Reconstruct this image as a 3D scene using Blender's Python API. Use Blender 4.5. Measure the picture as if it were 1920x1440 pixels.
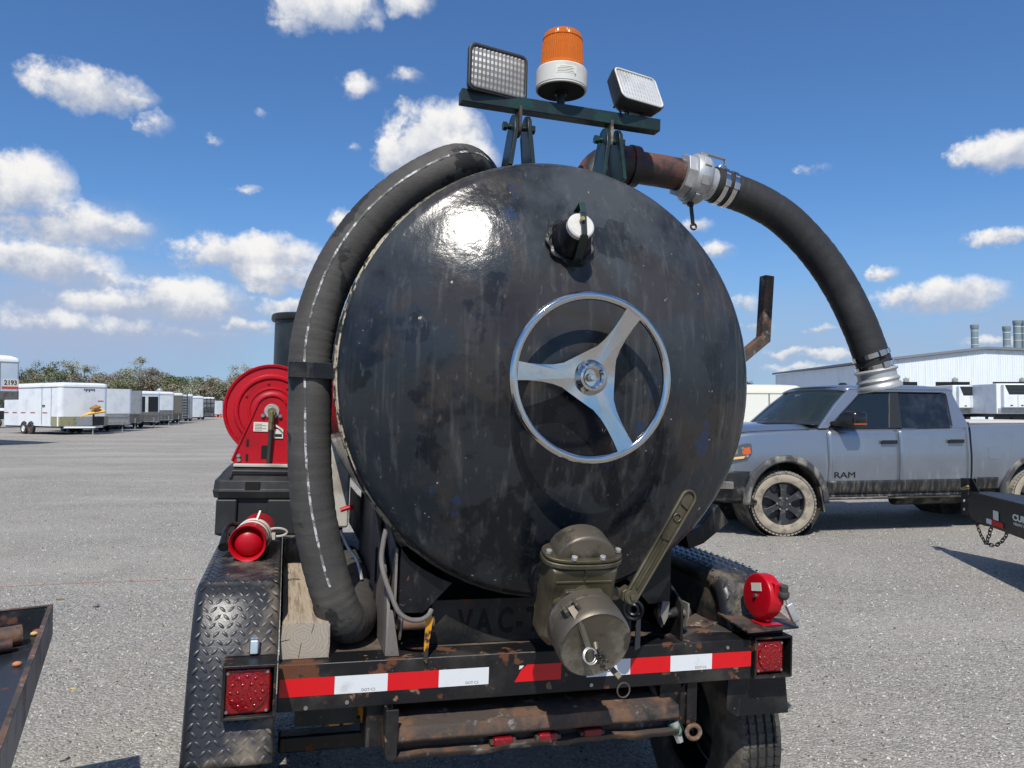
import bpy, bmesh, math, random
import numpy as np
from mathutils import Vector, Matrix, Quaternion
from math import sin, cos, pi, radians, atan, atan2, asin, sqrt, hypot

for o in list(bpy.data.objects): bpy.data.objects.remove(o)
SC = bpy.context.scene
COL = SC.collection
random.seed(7)
NR = np.random.default_rng(11)

# ------------------------------------------------------------------ camera
F = 1430.0            # focal length in pixels of the 1920 px wide photograph
CAMH = 1.62
HOR = 765.0
AL = atan((HOR - 720) / F)
cd = bpy.data.cameras.new('camera'); cam = bpy.data.objects.new('camera', cd); COL.objects.link(cam)
cam.location = (0, 0, CAMH); cam.rotation_euler = (pi / 2 + AL, 0, 0)
cd.sensor_width = 36; cd.lens = 36 * F / 1920; cd.clip_start = 0.05; cd.clip_end = 6000
SC.camera = cam

# ------------------------------------------------------------------ light
SUN_DIR = Vector((0.03, 1.0, -1.30)).normalized()        # direction the light travels
SUN_EL = asin(-SUN_DIR.z)
sl = bpy.data.lights.new('sun', 'SUN'); sl.energy = 4.6; sl.angle = radians(0.53); sl.color = (1.0, 0.955, 0.88)
so = bpy.data.objects.new('sun', sl); COL.objects.link(so)
so.rotation_euler = SUN_DIR.to_track_quat('-Z', 'Y').to_euler(); so.location = (0, -20, 30)
SC.view_settings.view_transform = 'Standard'; SC.view_settings.look = 'None'
SC.view_settings.gamma = 1; SC.view_settings.exposure = 0.0; SC.view_settings.use_curve_mapping = False
SC.cycles.max_bounces = 6; SC.cycles.use_adaptive_sampling = True; SC.cycles.adaptive_threshold = 0.02; SC.cycles.transparent_max_bounces = 12; SC.cycles.caustics_reflective = False

def ray(px, py):
    ax = (px - 960) / F; ay = (720 - py) / F
    return Vector((ax, cos(AL) - ay * sin(AL), sin(AL) + ay * cos(AL)))
CAMP = Vector((0, 0, CAMH))
def at(px, py, Y):
    r = ray(px, py); return CAMP + r * (Y / r.y)
def gp(px, py, z=0.0):
    r = ray(px, py); return CAMP + r * ((z - CAMH) / r.z)
def S(r, g, b):
    f = lambda c: (c / 255 / 12.92) if c / 255 <= 0.04045 else ((c / 255 + 0.055) / 1.055) ** 2.4
    return (f(r), f(g), f(b))

# ------------------------------------------------------------------ world: Nishita sky with cumulus
WD = bpy.data.worlds.new('World'); SC.world = WD; WD.use_nodes = True
wt = WD.node_tree; wn = wt.nodes; wl = wt.links
for n in list(wn): wn.remove(n)
def wnode(t, **k):
    n = wn.new(t)
    for a, b in k.items(): setattr(n, a, b)
    return n
def wput(n, i, v):
    if hasattr(v, 'node'): wl.new(v, n.inputs[i])
    else: n.inputs[i].default_value = v
def wm(op, a, b=0.0, c=None, clamp=False):
    n = wnode('ShaderNodeMath', operation=op, use_clamp=clamp); wput(n, 0, a); wput(n, 1, b)
    if c is not None: wput(n, 2, c)
    return n.outputs[0]
def wvm(op, a, b=None):
    n = wnode('ShaderNodeVectorMath', operation=op); wput(n, 0, a)
    if b is not None: wput(n, 1, b)
    return n.outputs[1] if op in ('LENGTH', 'DOT_PRODUCT') else n.outputs[0]
def wsm(x, lo, hi, a=0.0, b=1.0):
    n = wnode('ShaderNodeMapRange', interpolation_type='SMOOTHSTEP'); wput(n, 0, x)
    n.inputs[1].default_value = lo; n.inputs[2].default_value = hi; n.inputs[3].default_value = a; n.inputs[4].default_value = b
    return n.outputs[0]
def wmix(f, a, b):
    n = wnode('ShaderNodeMix', data_type='RGBA'); wput(n, 0, f)
    for i, v in ((6, a), (7, b)):
        if hasattr(v, 'node'): wl.new(v, n.inputs[i])
        else: n.inputs[i].default_value = (*v, 1)
    return n.outputs[2]
def wnoise(vec, scale, detail, rough=0.55):
    n = wnode('ShaderNodeTexNoise'); wl.new(vec, n.inputs['Vector'])
    n.inputs['Scale'].default_value = scale; n.inputs['Detail'].default_value = detail; n.inputs['Roughness'].default_value = rough
    return n
sky = wnode('ShaderNodeTexSky', sky_type='NISHITA', sun_disc=False)
sky.sun_elevation = SUN_EL; sky.sun_rotation = atan2(-SUN_DIR.x, -SUN_DIR.y); sky.altitude = 100
sky.air_density = 1.1; sky.dust_density = 0.3; sky.ozone_density = 6.0
tc = wnode('ShaderNodeTexCoord')
sep = wnode('ShaderNodeSeparateXYZ'); wl.new(tc.outputs['Generated'], sep.inputs[0])
az = wm('ARCTAN2', sep.outputs[0], sep.outputs[1]); el = wm('ARCSINE', sep.outputs[2])
cmb = wnode('ShaderNodeCombineXYZ'); wl.new(az, cmb.inputs[0]); wl.new(el, cmb.inputs[1])
ae = cmb.outputs[0]
n1 = wnoise(ae, 26, 6, 0.62); n2 = wnoise(ae, 9, 2, 0.55)
wr = wvm('SUBTRACT', n1.outputs['Color'], (0.5, 0.5, 0.5)); wr = wvm('MULTIPLY', wr, (0.055, 0.035, 0))
ae2 = wvm('ADD', ae, wr)
# each cumulus: pixel centre, half width, half height (photo pixels), opacity
CLOUDS = [(600, 8, 120, 42, 1), (545, 45, 40, 18, .7), (690, 45, 28, 14, .8), (760, 5, 60, 22, .8), (160, 165, 110, 34, .85), (240, 188, 50, 16, .7), (295, 232, 26, 20, .5),
          (672, 158, 32, 18, .9), (755, 145, 34, 12, .7), (400, 262, 16, 8, .5), (655, 276, 18, 10, .7), (465, 356, 24, 8, .55), (487, 210, 14, 8, .4),
          (815, 255, 105, 62, 1), (760, 290, 60, 45, 1), (880, 300, 60, 45, 1), (35, 345, 85, 58, 1), (140, 425, 120, 40, .8), (240, 430, 46, 22, .6),
          (470, 480, 140, 44, 1), (520, 520, 90, 22, .85), (650, 418, 30, 20, .9), (60, 490, 130, 34, .95), (200, 520, 50, 16, .5), (340, 560, 105, 44, 1), (180, 565, 90, 22, .7), (90, 600, 170, 26, .45),
          (510, 540, 55, 16, .6), (540, 575, 60, 22, .75), (470, 612, 60, 16, .6), (300, 620, 150, 20, .35),
          (1890, 285, 80, 34, 1), (1880, 440, 60, 14, .6), (1770, 555, 95, 32, .95), (1660, 512, 18, 12, .85), (1535, 315, 24, 12, .4), (1340, 467, 34, 13, .9), (1305, 423, 26, 16, .9),
          (1390, 572, 28, 18, .85), (1410, 612, 40, 10, .6), (1530, 617, 38, 10, .7), (1560, 665, 46, 10, .7), (1480, 660, 40, 9, .6), (1500, 690, 70, 10, .45), (1620, 605, 40, 8, .4), (1870, 640, 60, 10, .5)]
W = None; SY = None
for (cx, cy, hw, hh, op) in CLOUDS:
    if hw < 36: hw, hh, op = hw * 1.35, hh * 1.2, op * .62      # wisps
    d0 = ray(cx, cy).normalized()
    a0 = atan2(d0.x, d0.y); e0 = asin(d0.z)
    kx, ky = F / hw / 1.18, F / hh / 1.18
    qn = wnode('ShaderNodeVectorMath', operation='MULTIPLY_ADD'); wl.new(ae2, qn.inputs[0]); qn.inputs[1].default_value = (kx, ky, 0); qn.inputs[2].default_value = (-a0 * kx, -e0 * ky, 0)
    q = qn.outputs[0]
    wgt = wm('MULTIPLY_ADD', wvm('LENGTH', q), -op, op, clamp=True)
    sy = wvm('DOT_PRODUCT', q, (0, 1, 0))
    W = wgt if W is None else wm('MAXIMUM', W, wgt)
    SY = wm('MULTIPLY', wgt, sy) if SY is None else wm('MULTIPLY_ADD', wgt, sy, SY)
SOFT = None
for (cx, cy, hw, hh, op) in ((110, 590, 330, 95, .95), (330, 610, 260, 75, .8), (520, 600, 160, 60, .5), (60, 470, 150, 60, .5), (160, 430, 130, 45, .45), (1560, 660, 240, 45, .4), (1760, 575, 110, 30, .35), (1450, 600, 120, 50, .25), (1880, 620, 120, 50, .4)):
    d0 = ray(cx, cy).normalized(); kx, ky = F / hw / 1.18, F / hh / 1.18
    qn = wnode('ShaderNodeVectorMath', operation='MULTIPLY_ADD'); wl.new(ae2, qn.inputs[0]); qn.inputs[1].default_value = (kx, ky, 0); qn.inputs[2].default_value = (-atan2(d0.x, d0.y) * kx, -asin(d0.z) * ky, 0)
    g_ = wm('MULTIPLY', wm('SUBTRACT', 1.0, wsm(wvm('LENGTH', qn.outputs[0]), 0.25, 1.2)), op)
    SOFT = g_ if SOFT is None else wm('MAXIMUM', SOFT, g_)
SOFT = wm('MULTIPLY', SOFT, wsm(n2.outputs['Fac'], 0.30, 0.62, 0.55, 1.0), clamp=True)
# unseen rest of the sky dome: fair-weather clouds, cover raised to whiten the ambient light
nb = wnoise(tc.outputs['Generated'], 3.4, 5, 0.6)
infr = wm('MULTIPLY', wsm(wm('ABSOLUTE', az), 0.60, 0.75, 1, 0), wsm(el, 0.52, 0.66, 1, 0))
amb = wm('MULTIPLY', wsm(nb.outputs['Fac'], 0.50, 0.66), wm('SUBTRACT', 1.0, infr))
amb = wm('MULTIPLY', amb, wsm(el, 0.0, 0.06))
dens = wm('ADD', W, wm('MULTIPLY', wm('SUBTRACT', n1.outputs['Fac'], 0.5), 1.25))
dens = wm('MULTIPLY', dens, wsm(W, 0.0, 0.10))
cov = wm('MULTIPLY', wsm(dens, 0.02, 0.52), wsm(W, 0.0, 0.30, 0.55, 1.0))
cov = wm('MAXIMUM', cov, wm('MULTIPLY', amb, 0.85))
lowfade = wsm(el, -0.01, 0.16, 0.62, 1.0)
cov = wm('MULTIPLY', cov, lowfade, clamp=True)
hgt = wm('ADD', wm('DIVIDE', SY, wm('MAXIMUM', W, 0.02)), wm('MULTIPLY', wm('SUBTRACT', n1.outputs['Fac'], 0.5), 2.2))
lit = wsm(hgt, -0.65, 0.60)
ccol = wmix(lit, (4.3, 4.9, 6.2), (9.3, 9.2, 9.1))
# thin veil low over the horizon
veil = wm('MULTIPLY', wsm(el, -0.02, 0.26, 0.95, 0.0), wsm(n2.outputs['Fac'], 0.30, 0.70, 0.75, 1.0))
tint = wvm('MULTIPLY', sky.outputs[0], (0.74, 1.0, 1.24))
skyc = wmix(veil, tint, (3.0, 4.3, 6.6))
skyc = wmix(SOFT, skyc, (3.9, 4.7, 6.5))
final = wmix(cov, skyc, ccol)
bg = wnode('ShaderNodeBackground'); bg.inputs[1].default_value = 0.10; wl.new(final, bg.inputs[0])
wo = wnode('ShaderNodeOutputWorld'); wl.new(bg.outputs[0], wo.inputs[0])
WD.cycles.sampling_method = 'MANUAL'; WD.cycles.sample_map_resolution = 512

# ------------------------------------------------------------------ materials
def mat(name, col, rough=0.5, metal=0.0, layers=(), bump=(), coat=0.0, spec=0.5, alpha=None, trans=0.0, emit=None, coat_rough=0.1, ior=1.45):
    """layers: dicts(col, scale, lo, hi, st=(x,y,z) stretch, det, amt, rough, metal); bump: (scale, strength, distance, stretch)"""
    m = bpy.data.materials.new(name); m.use_nodes = True
    nt = m.node_tree; N = nt.nodes; Lk = nt.links
    p = N['Principled BSDF']
    p.inputs['Base Color'].default_value = (*col, 1); p.inputs['Roughness'].default_value = rough
    p.inputs['Metallic'].default_value = metal; p.inputs['Specular IOR Level'].default_value = spec
    p.inputs['Coat Weight'].default_value = coat; p.inputs['Coat Roughness'].default_value = coat_rough
    p.inputs['Transmission Weight'].default_value = trans; p.inputs['IOR'].default_value = ior
    if alpha is not None: p.inputs['Alpha'].default_value = alpha
    if emit: p.inputs['Emission Color'].default_value = (*emit[0], 1); p.inputs['Emission Strength'].default_value = emit[1]
    if not layers and not bump: return m
    tcn = N.new('ShaderNodeTexCoord')
    def noise(scale, st, det, off):
        mp = N.new('ShaderNodeMapping'); mp.inputs['Scale'].default_value = st; mp.inputs['Location'].default_value = (off, off * 1.7, off * .6)
        Lk.new(tcn.outputs['Object'], mp.inputs[0])
        n = N.new('ShaderNodeTexNoise'); n.inputs['Scale'].default_value = scale; n.inputs['Detail'].default_value = det; n.inputs['Roughness'].default_value = .6
        Lk.new(mp.outputs[0], n.inputs['Vector']); return n.outputs['Fac']
    cur = None; curR = None; curM = None
    for i, L in enumerate(layers):
        nz = noise(L.get('scale', 5), L.get('st', (1, 1, 1)), L.get('det', 5), L.get('off', 3.1 * i + 1))
        mr = N.new('ShaderNodeMapRange'); mr.interpolation_type = 'SMOOTHSTEP'; Lk.new(nz, mr.inputs[0])
        mr.inputs[1].default_value = L.get('lo', .5); mr.inputs[2].default_value = L.get('hi', .6); mr.inputs[4].default_value = L.get('amt', 1.0)
        fac = mr.outputs[0]
        if 'grad' in L:     # wear or painted-in sheen with a place of its own: (axis, lo, hi) in object space
            ax, g0, g1 = L['grad']
            sp = N.new('ShaderNodeSeparateXYZ'); Lk.new(tcn.outputs['Object'], sp.inputs[0])
            g = N.new('ShaderNodeMapRange'); Lk.new(sp.outputs[ax], g.inputs[0]); g.inputs[1].default_value = g0; g.inputs[2].default_value = g1
            mu = N.new('ShaderNodeMath'); mu.operation = 'MULTIPLY'; Lk.new(fac, mu.inputs[0]); Lk.new(g.outputs[0], mu.inputs[1]); fac = mu.outputs[0]
        mx = N.new('ShaderNodeMix'); mx.data_type = 'RGBA'; Lk.new(fac, mx.inputs[0])
        if cur: Lk.new(cur, mx.inputs[6])
        else: mx.inputs[6].default_value = (*col, 1)
        mx.inputs[7].default_value = (*L['col'], 1); cur = mx.outputs[2]
        if 'rough' in L:
            r_ = N.new('ShaderNodeMix'); Lk.new(fac, r_.inputs[0])
            if curR: Lk.new(curR, r_.inputs[2])
            else: r_.inputs[2].default_value = rough
            r_.inputs[3].default_value = L['rough']; curR = r_.outputs[0]
        if 'metal' in L:
            r_ = N.new('ShaderNodeMix'); Lk.new(fac, r_.inputs[0])
            if curM: Lk.new(curM, r_.inputs[2])
            else: r_.inputs[2].default_value = metal
            r_.inputs[3].default_value = L['metal']; curM = r_.outputs[0]
    if cur: Lk.new(cur, p.inputs['Base Color'])
    if curR: Lk.new(curR, p.inputs['Roughness'])
    if curM: Lk.new(curM, p.inputs['Metallic'])
    prev = None
    for i, (sc, stg, dist, st) in enumerate(bump):
        nz = noise(sc, st, 4, 7.7 * i + 2)
        b = N.new('ShaderNodeBump'); b.inputs['Strength'].default_value = stg; b.inputs['Distance'].default_value = dist
        Lk.new(nz, b.inputs['Height'])
        if prev: Lk.new(prev, b.inputs['Normal'])
        prev = b.outputs[0]
    if prev: Lk.new(prev, p.inputs['Normal'])
    return m

# ------------------------------------------------------------------ mesh builder
def frame(axis, hint=None):
    a = Vector(axis).normalized()
    h = Vector(hint) if hint is not None else (Vector((0, 0, 1)) if abs(a.z) < .9 else Vector((1, 0, 0)))
    x = (h - a * h.dot(a)).normalized(); return x, a.cross(x), a
def crom(pts, n=8):
    P = [Vector(p) for p in pts]; P = [P[0] * 2 - P[1]] + P + [P[-1] * 2 - P[-2]]; out = []
    for i in range(1, len(P) - 2):
        a, b, c, d = P[i - 1:i + 3]
        for k in range(n):
            t = k / n
            out.append(.5 * ((2 * b) + (c - a) * t + (2 * a - 5 * b + 4 * c - d) * t * t + (3 * b - a - 3 * c + d) * t ** 3))
    out.append(P[-2]); return out
class MB:
    def __init__(s): s.v = []; s.f = []
    def add(s, vs, fs):
        o = len(s.v); s.v += [tuple(q) for q in vs]; s.f += [tuple(i + o for i in q) for q in fs]; return s
    def bb(s, lo, hi):
        x0, y0, z0 = lo; x1, y1, z1 = hi
        return s.add([(x0, y0, z0), (x1, y0, z0), (x1, y1, z0), (x0, y1, z0), (x0, y0, z1), (x1, y0, z1), (x1, y1, z1), (x0, y1, z1)],
                     [(0, 3, 2, 1), (4, 5, 6, 7), (0, 1, 5, 4), (1, 2, 6, 5), (2, 3, 7, 6), (3, 0, 4, 7)])
    def ob(s, c, ax, ay, az, hx, hy, hz):       # oriented box: centre, unit axes, half sizes
        c = Vector(c); ax = Vector(ax) * hx; ay = Vector(ay) * hy; az = Vector(az) * hz
        vs = [c + ax * i + ay * j + az * k for k in (-1, 1) for (i, j) in ((-1, -1), (1, -1), (1, 1), (-1, 1))]
        return s.add(vs, [(0, 3, 2, 1), (4, 5, 6, 7), (0, 1, 5, 4), (1, 2, 6, 5), (2, 3, 7, 6), (3, 0, 4, 7)])
    def bar(s, p0, p1, wd, th, hint=(0, 0, 1)):  # rectangular bar from p0 to p1; th measured along hint
        p0 = Vector(p0); p1 = Vector(p1); x, y, a = frame(p1 - p0, hint)
        return s.ob((p0 + p1) / 2, x, y, a, th / 2, wd / 2, (p1 - p0).length / 2)
    def cyl(s, p0, p1, r0, r1=None, n=20, caps=True):
        r1 = r0 if r1 is None else r1; p0 = Vector(p0); p1 = Vector(p1); x, y, a = frame(p1 - p0)
        vs = []
        for p, r in ((p0, r0), (p1, r1)): vs += [p + (x * cos(2 * pi * k / n) + y * sin(2 * pi * k / n)) * r for k in range(n)]
        fs = [(k, (k + 1) % n, n + (k + 1) % n, n + k) for k in range(n)]
        if caps: fs += [tuple(range(n))[::-1], tuple(range(n, 2 * n))]
        return s.add(vs, fs)
    def tube(s, path, r, n=12, closed=False, caps=True, hint=None, ov=None):
        P = [Vector(p) for p in path]; m = len(P); vs = []; x = None
        for i in range(m):
            t = (P[(i + 1) % m] - P[i - 1]) if closed else (P[min(i + 1, m - 1)] - P[max(i - 1, 0)])
            t.normalize()
            if x is None: x, y, _ = frame(t, hint)
            else:
                x = (x - t * x.dot(t)).normalized(); y = t.cross(x)
            rr = r[i] if hasattr(r, '__len__') else r
            for k in range(n):
                q = 2 * pi * k / n; vs.append(P[i] + (x * cos(q) + y * sin(q)) * (rr if ov is None else rr * ov(i, q)))
        fs = []
        for i in range(m if closed else m - 1):
            j = (i + 1) % m; fs += [(i * n + k, i * n + (k + 1) % n, j * n + (k + 1) % n, j * n + k) for k in range(n)]
        if caps and not closed: fs += [tuple(range(n))[::-1], tuple(range((m - 1) * n, m * n))]
        return s.add(vs, fs)
    def lathe(s, prof, o, axis, n=32, hint=None, a0=0, a1=2 * pi):
        x, y, a = frame(axis, hint); o = Vector(o); vs = []; full = abs(a1 - a0 - 2 * pi) < 1e-6; m = n if full else n + 1
        for r, h in prof: vs += [o + a * h + (x * cos(a0 + (a1 - a0) * k / n) + y * sin(a0 + (a1 - a0) * k / n)) * max(r, 1e-5) for k in range(m)]
        fs = []
        for i in range(len(prof) - 1):
            for k in range(n):
                k2 = (k + 1) % m; fs.append((i * m + k, i * m + k2, (i + 1) * m + k2, (i + 1) * m + k))
        return s.add(vs, fs)
    def torus(s, c, axis, R, r, n=48, m=12):
        x, y, a = frame(axis); c = Vector(c)
        return s.tube([c + (x * cos(2 * pi * k / n) + y * sin(2 * pi * k / n)) * R for k in range(n)], r, m, closed=True, hint=a)
    def prism(s, poly, ext):      # 3-D polygon pushed along ext
        P = [Vector(p) for p in poly]; e = Vector(ext); n = len(P)
        return s.add(P + [p + e for p in P], [tuple(range(n))[::-1], tuple(range(n, 2 * n))] + [(k, (k + 1) % n, n + (k + 1) % n, n + k) for k in range(n)])
    def sheet(s, rows, closed=False):   # grid of points
        m = len(rows[0]); vs = [p for r in rows for p in r]
        fs = [(i * m + k, i * m + k + 1, (i + 1) * m + k + 1, (i + 1) * m + k) for i in range(len(rows) - 1) for k in range(m - 1)]
        return s.add(vs, fs)
    def sph(s, c, r, n=16, m=10, sc=(1, 1, 1)):
        c = Vector(c); vs = []
        for i in range(m + 1):
            t = pi * i / m; rr = max(sin(t), 1e-4)
            vs += [c + Vector((rr * cos(2 * pi * k / n) * sc[0], rr * sin(2 * pi * k / n) * sc[1], cos(t) * sc[2])) * r for k in range(n)]
        return s.add(vs, [(i * n + k, (i + 1) * n + k, (i + 1) * n + (k + 1) % n, i * n + (k + 1) % n) for i in range(m) for k in range(n)])
    def build(s, name, m, parent=None, bevel=0, smooth=True, angle=35, seg=2, kind=None, merge=True, solid=0):
        me = bpy.data.meshes.new(name); me.from_pydata(s.v, [], s.f)
        if merge:
            b = bmesh.new(); b.from_mesh(me); bmesh.ops.remove_doubles(b, verts=b.verts, dist=2e-5)
            bmesh.ops.recalc_face_normals(b, faces=b.faces); b.to_mesh(me); b.free()
        me.materials.append(m)
        if smooth: me.shade_smooth(); me.set_sharp_from_angle(angle=radians(angle))
        return link(name, me, parent, bevel, seg, kind, solid)
def link(name, me, parent=None, bevel=0, seg=2, kind=None, solid=0):
    o = bpy.data.objects.new(name, me); COL.objects.link(o)
    if parent is not None:
        o.parent = parent
        o.location = -Vector(parent['_b']) if '_b' in parent else (0, 0, 0)
    if solid:
        q = o.modifiers.new('thickness', 'SOLIDIFY'); q.thickness = solid; q.offset = 0
    if bevel:
        q = o.modifiers.new('bevel', 'BEVEL'); q.width = bevel; q.segments = seg; q.limit_method = 'ANGLE'; q.angle_limit = radians(40); q.harden_normals = True
    if kind: o['kind'] = kind
    return o
def tag(o, label, cat, group=None):
    o['label'] = label; o['category'] = cat
    if group: o['group'] = group
    return o
def thing(name, label, cat, base=(0, 0, 0), M=None, group=None):
    """Empty at the thing's base; child meshes are written in the frame M (trailer, truck or world)"""
    o = bpy.data.objects.new(name, None); COL.objects.link(o); o.empty_display_size = .1
    o.matrix_world = (M if M is not None else Matrix()) @ Matrix.Translation(Vector(base))
    o['_b'] = tuple(base); return tag(o, label, cat, group)
def done():
    for o in bpy.data.objects:
        if '_b' in o: del o['_b']
def text_mb(body, size, M, depth=.002, bold=0.0, sx=1.0, align='CENTER'):
    c = bpy.data.curves.new('t', 'FONT'); c.body = body; c.size = size; c.extrude = depth; c.offset = bold; c.align_x = align; c.align_y = 'CENTER'; c.resolution_u = 3
    o = bpy.data.objects.new('t', c); COL.objects.link(o); dg = bpy.context.evaluated_depsgraph_get()
    me = bpy.data.meshes.new_from_object(o.evaluated_get(dg)); bpy.data.objects.remove(o); bpy.data.curves.remove(c)
    b = MB(); b.add([M @ Vector((v.co.x * sx, v.co.y, v.co.z)) for v in me.vertices], [tuple(p.vertices) for p in me.polygons])
    bpy.data.meshes.remove(me); return b
def basis(x, y, z, o): 
    return Matrix(((x[0], y[0], z[0], o[0]), (x[1], y[1], z[1], o[1]), (x[2], y[2], z[2], o[2]), (0, 0, 0, 1)))

# ------------------------------------------------------------------ shared materials
RUST = S(92, 58, 40); RUSTD = S(60, 38, 28); DUST = S(150, 138, 118)
M = {}
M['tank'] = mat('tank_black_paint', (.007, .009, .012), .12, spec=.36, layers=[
    dict(col=(.066, .072, .076), scale=2.2, lo=.36, hi=.64, det=5, amt=.9, rough=.19, grad=(2, .55, 1.25)),  # dust with sky sheen painted in, paler towards the top
    dict(col=(.030, .036, .042), scale=2.7, lo=.50, hi=.53, det=6, amt=.55, rough=.17, off=9.3),
    dict(col=(.042, .034, .029), scale=2.6, lo=.52, hi=.57, det=6, amt=.55, rough=.22),
    dict(col=(.008, .009, .012), scale=3.4, lo=.60, hi=.625, det=6, amt=.55, rough=.11),
    dict(col=(.115, .115, .11), scale=5, lo=.50, hi=.78, det=4, st=(6, 6, .30), amt=.45, rough=.32),
    dict(col=(.13, .12, .11), scale=60, lo=.60, hi=.80, det=3, st=(1, 1, .35), amt=.5),
    dict(col=(.02, .035, .075), scale=5.5, lo=.67, hi=.69, det=5, amt=.8),
    dict(col=(.36, .33, .28), scale=40, lo=.745, hi=.76, det=2, amt=.9, rough=.6)],
    bump=[(95, .05, .006, (1, 1, 1)), (3.2, .25, .02, (1, 1, 1)), (300, .12, .002, (1, 1, 1)), (9, .30, .008, (1, 1, 1))])
M['rim'] = mat('chipped_rim_paint', (.03, .027, .024), .5, layers=[
    dict(col=(.46, .40, .29), scale=38, lo=.45, hi=.51, det=6, st=(1, 1, .45), rough=.6, grad=(0, -.20, -.46)), dict(col=(.018, .018, .018), scale=9, lo=.50, hi=.58, amt=.95, rough=.4)], bump=[(60, .6, .01, (1, 1, 1))])
M['black'] = mat('black_enamel_worn', (.007, .0075, .009), .36, spec=.4, layers=[
    dict(col=(.050, .046, .040), scale=5, lo=.46, hi=.74, det=6, amt=.75, rough=.6), dict(col=(.15, .135, .11), scale=8, lo=.56, hi=.76, det=6, st=(3, 3, .5), amt=.45, rough=.7),
    dict(col=RUST, scale=13, lo=.62, hi=.66, det=6, rough=.85), dict(col=(.22, .20, .17), scale=45, lo=.68, hi=.76, det=3, amt=.6)], bump=[(45, .25, .006, (1, 1, 1))])
M['green'] = mat('dark_green_black_enamel', (.012, .022, .020), .36, layers=[
    dict(col=(.012, .045, .035), scale=7, lo=.52, hi=.60, amt=.8), dict(col=RUSTD, scale=22, lo=.66, hi=.72, rough=.8), dict(col=(.05, .05, .05), scale=4, lo=.5, hi=.8, amt=.6)], bump=[(50, .2, .005, (1, 1, 1))])
M['tread'] = mat('diamond_plate_black', (.018, .019, .022), .36, layers=[
    dict(col=(.19, .155, .115), scale=4.2, lo=.49, hi=.66, det=7, amt=.85, rough=.7), dict(col=RUST, scale=9, lo=.68, hi=.73, det=6, rough=.8),
    dict(col=S(190, 140, 30), scale=8, lo=.725, hi=.735, det=4, off=5.3), dict(col=(.02, .06, .045), scale=7, lo=.72, hi=.74, off=17.)], bump=[(60, .2, .004, (1, 1, 1))])
M['deck'] = mat('dirty_deck', (.085, .066, .050), .75, layers=[
    dict(col=(.19, .15, .115), scale=7, lo=.45, hi=.7, det=7, amt=.8), dict(col=(.03, .027, .024), scale=4, lo=.52, hi=.62, det=6, amt=.85), dict(col=RUST, scale=11, lo=.58, hi=.68, amt=.7)], bump=[(60, .5, .008, (1, .5, 1))])
M['bumper'] = mat('bumper_black_paint', (.009, .009, .010), .40, spec=.4, layers=[
    dict(col=(.075, .066, .056), scale=4, lo=.46, hi=.76, det=6, amt=.7, rough=.65), dict(col=RUST, scale=9, lo=.59, hi=.625, det=7, rough=.85),
    dict(col=(.20, .12, .075), scale=16, lo=.64, hi=.68, det=6, rough=.9), dict(col=(.32, .28, .22), scale=34, lo=.69, hi=.73, amt=.7)], bump=[(30, .3, .006, (1, 1, 1))])
M['rusty'] = mat('rusty_steel', (.065, .050, .041), .7, layers=[
    dict(col=(.16, .085, .05), scale=9, lo=.45, hi=.6, det=7, amt=.8), dict(col=(.02, .02, .02), scale=6, lo=.52, hi=.6, det=6, amt=.9, rough=.5), dict(col=(.36, .33, .29), scale=14, lo=.58, hi=.68, det=6, amt=.65)], bump=[(50, .5, .006, (1, 1, 1))])
M['pipe'] = mat('rusted_pipe', (.024, .020, .019), .42, layers=[dict(col=(.115, .048, .035), scale=5, lo=.44, hi=.58, det=6, rough=.75), dict(col=(.30, .24, .17), scale=14, lo=.66, hi=.74, amt=.6)], bump=[(60, .3, .004, (1, 1, 1))])
M['rubber'] = mat('ribbed_rubber_hose', (.050, .047, .043), .74, layers=[
    dict(col=(.098, .090, .078), scale=4, lo=.42, hi=.72, det=6, amt=.85), dict(col=(.014, .014, .014), scale=6, lo=.62, hi=.65, det=5, amt=.9), dict(col=(.14, .13, .115), scale=50, lo=.60, hi=.85, amt=.4)], bump=[(120, .35, .003, (1, 1, 1)), (18, .25, .004, (.2, .2, 3))])
M['rubber2'] = mat('black_rubber_hose', (.022, .022, .022), .58, layers=[dict(col=(.055, .052, .048), scale=5, lo=.45, hi=.75, amt=.8)], bump=[(90, .3, .003, (1, 1, 1)), (14, .2, .004, (3, .4, .4))])
M['stripe'] = mat('grey_hose_stripe', (.17, .17, .165), .6, layers=[dict(col=(.48, .48, .47), scale=70, lo=.48, hi=.56, det=2), dict(col=(.06, .06, .058), scale=18, lo=.50, hi=.58)])
M['chrome'] = mat('polished_steel', (.58, .57, .55), .08, 1.0, layers=[dict(col=(.42, .40, .37), scale=9, lo=.5, hi=.8, amt=.6, rough=.22), dict(col=(.9, .9, .9), scale=40, lo=.68, hi=.75, st=(1, 1, 4), amt=.4)], bump=[(40, .06, .003, (1, 1, 1))])
M['alu'] = mat('cast_aluminium', (.52, .52, .51), .45, .6, layers=[dict(col=(.30, .29, .27), scale=12, lo=.45, hi=.7, amt=.8, rough=.55), dict(col=(.62, .60, .55), scale=45, lo=.6, hi=.7, amt=.5)], bump=[(80, .2, .003, (1, 1, 1))])
M['olive'] = mat('weathered_bronze_valve', (.105, .090, .055), .46, .55, layers=[dict(col=(.20, .18, .135), scale=8, lo=.48, hi=.72, det=7, amt=.8, rough=.55), dict(col=(.05, .042, .03), scale=6, lo=.52, hi=.66, det=6, amt=.8)], bump=[(90, .18, .003, (1, 1, 1))])
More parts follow.
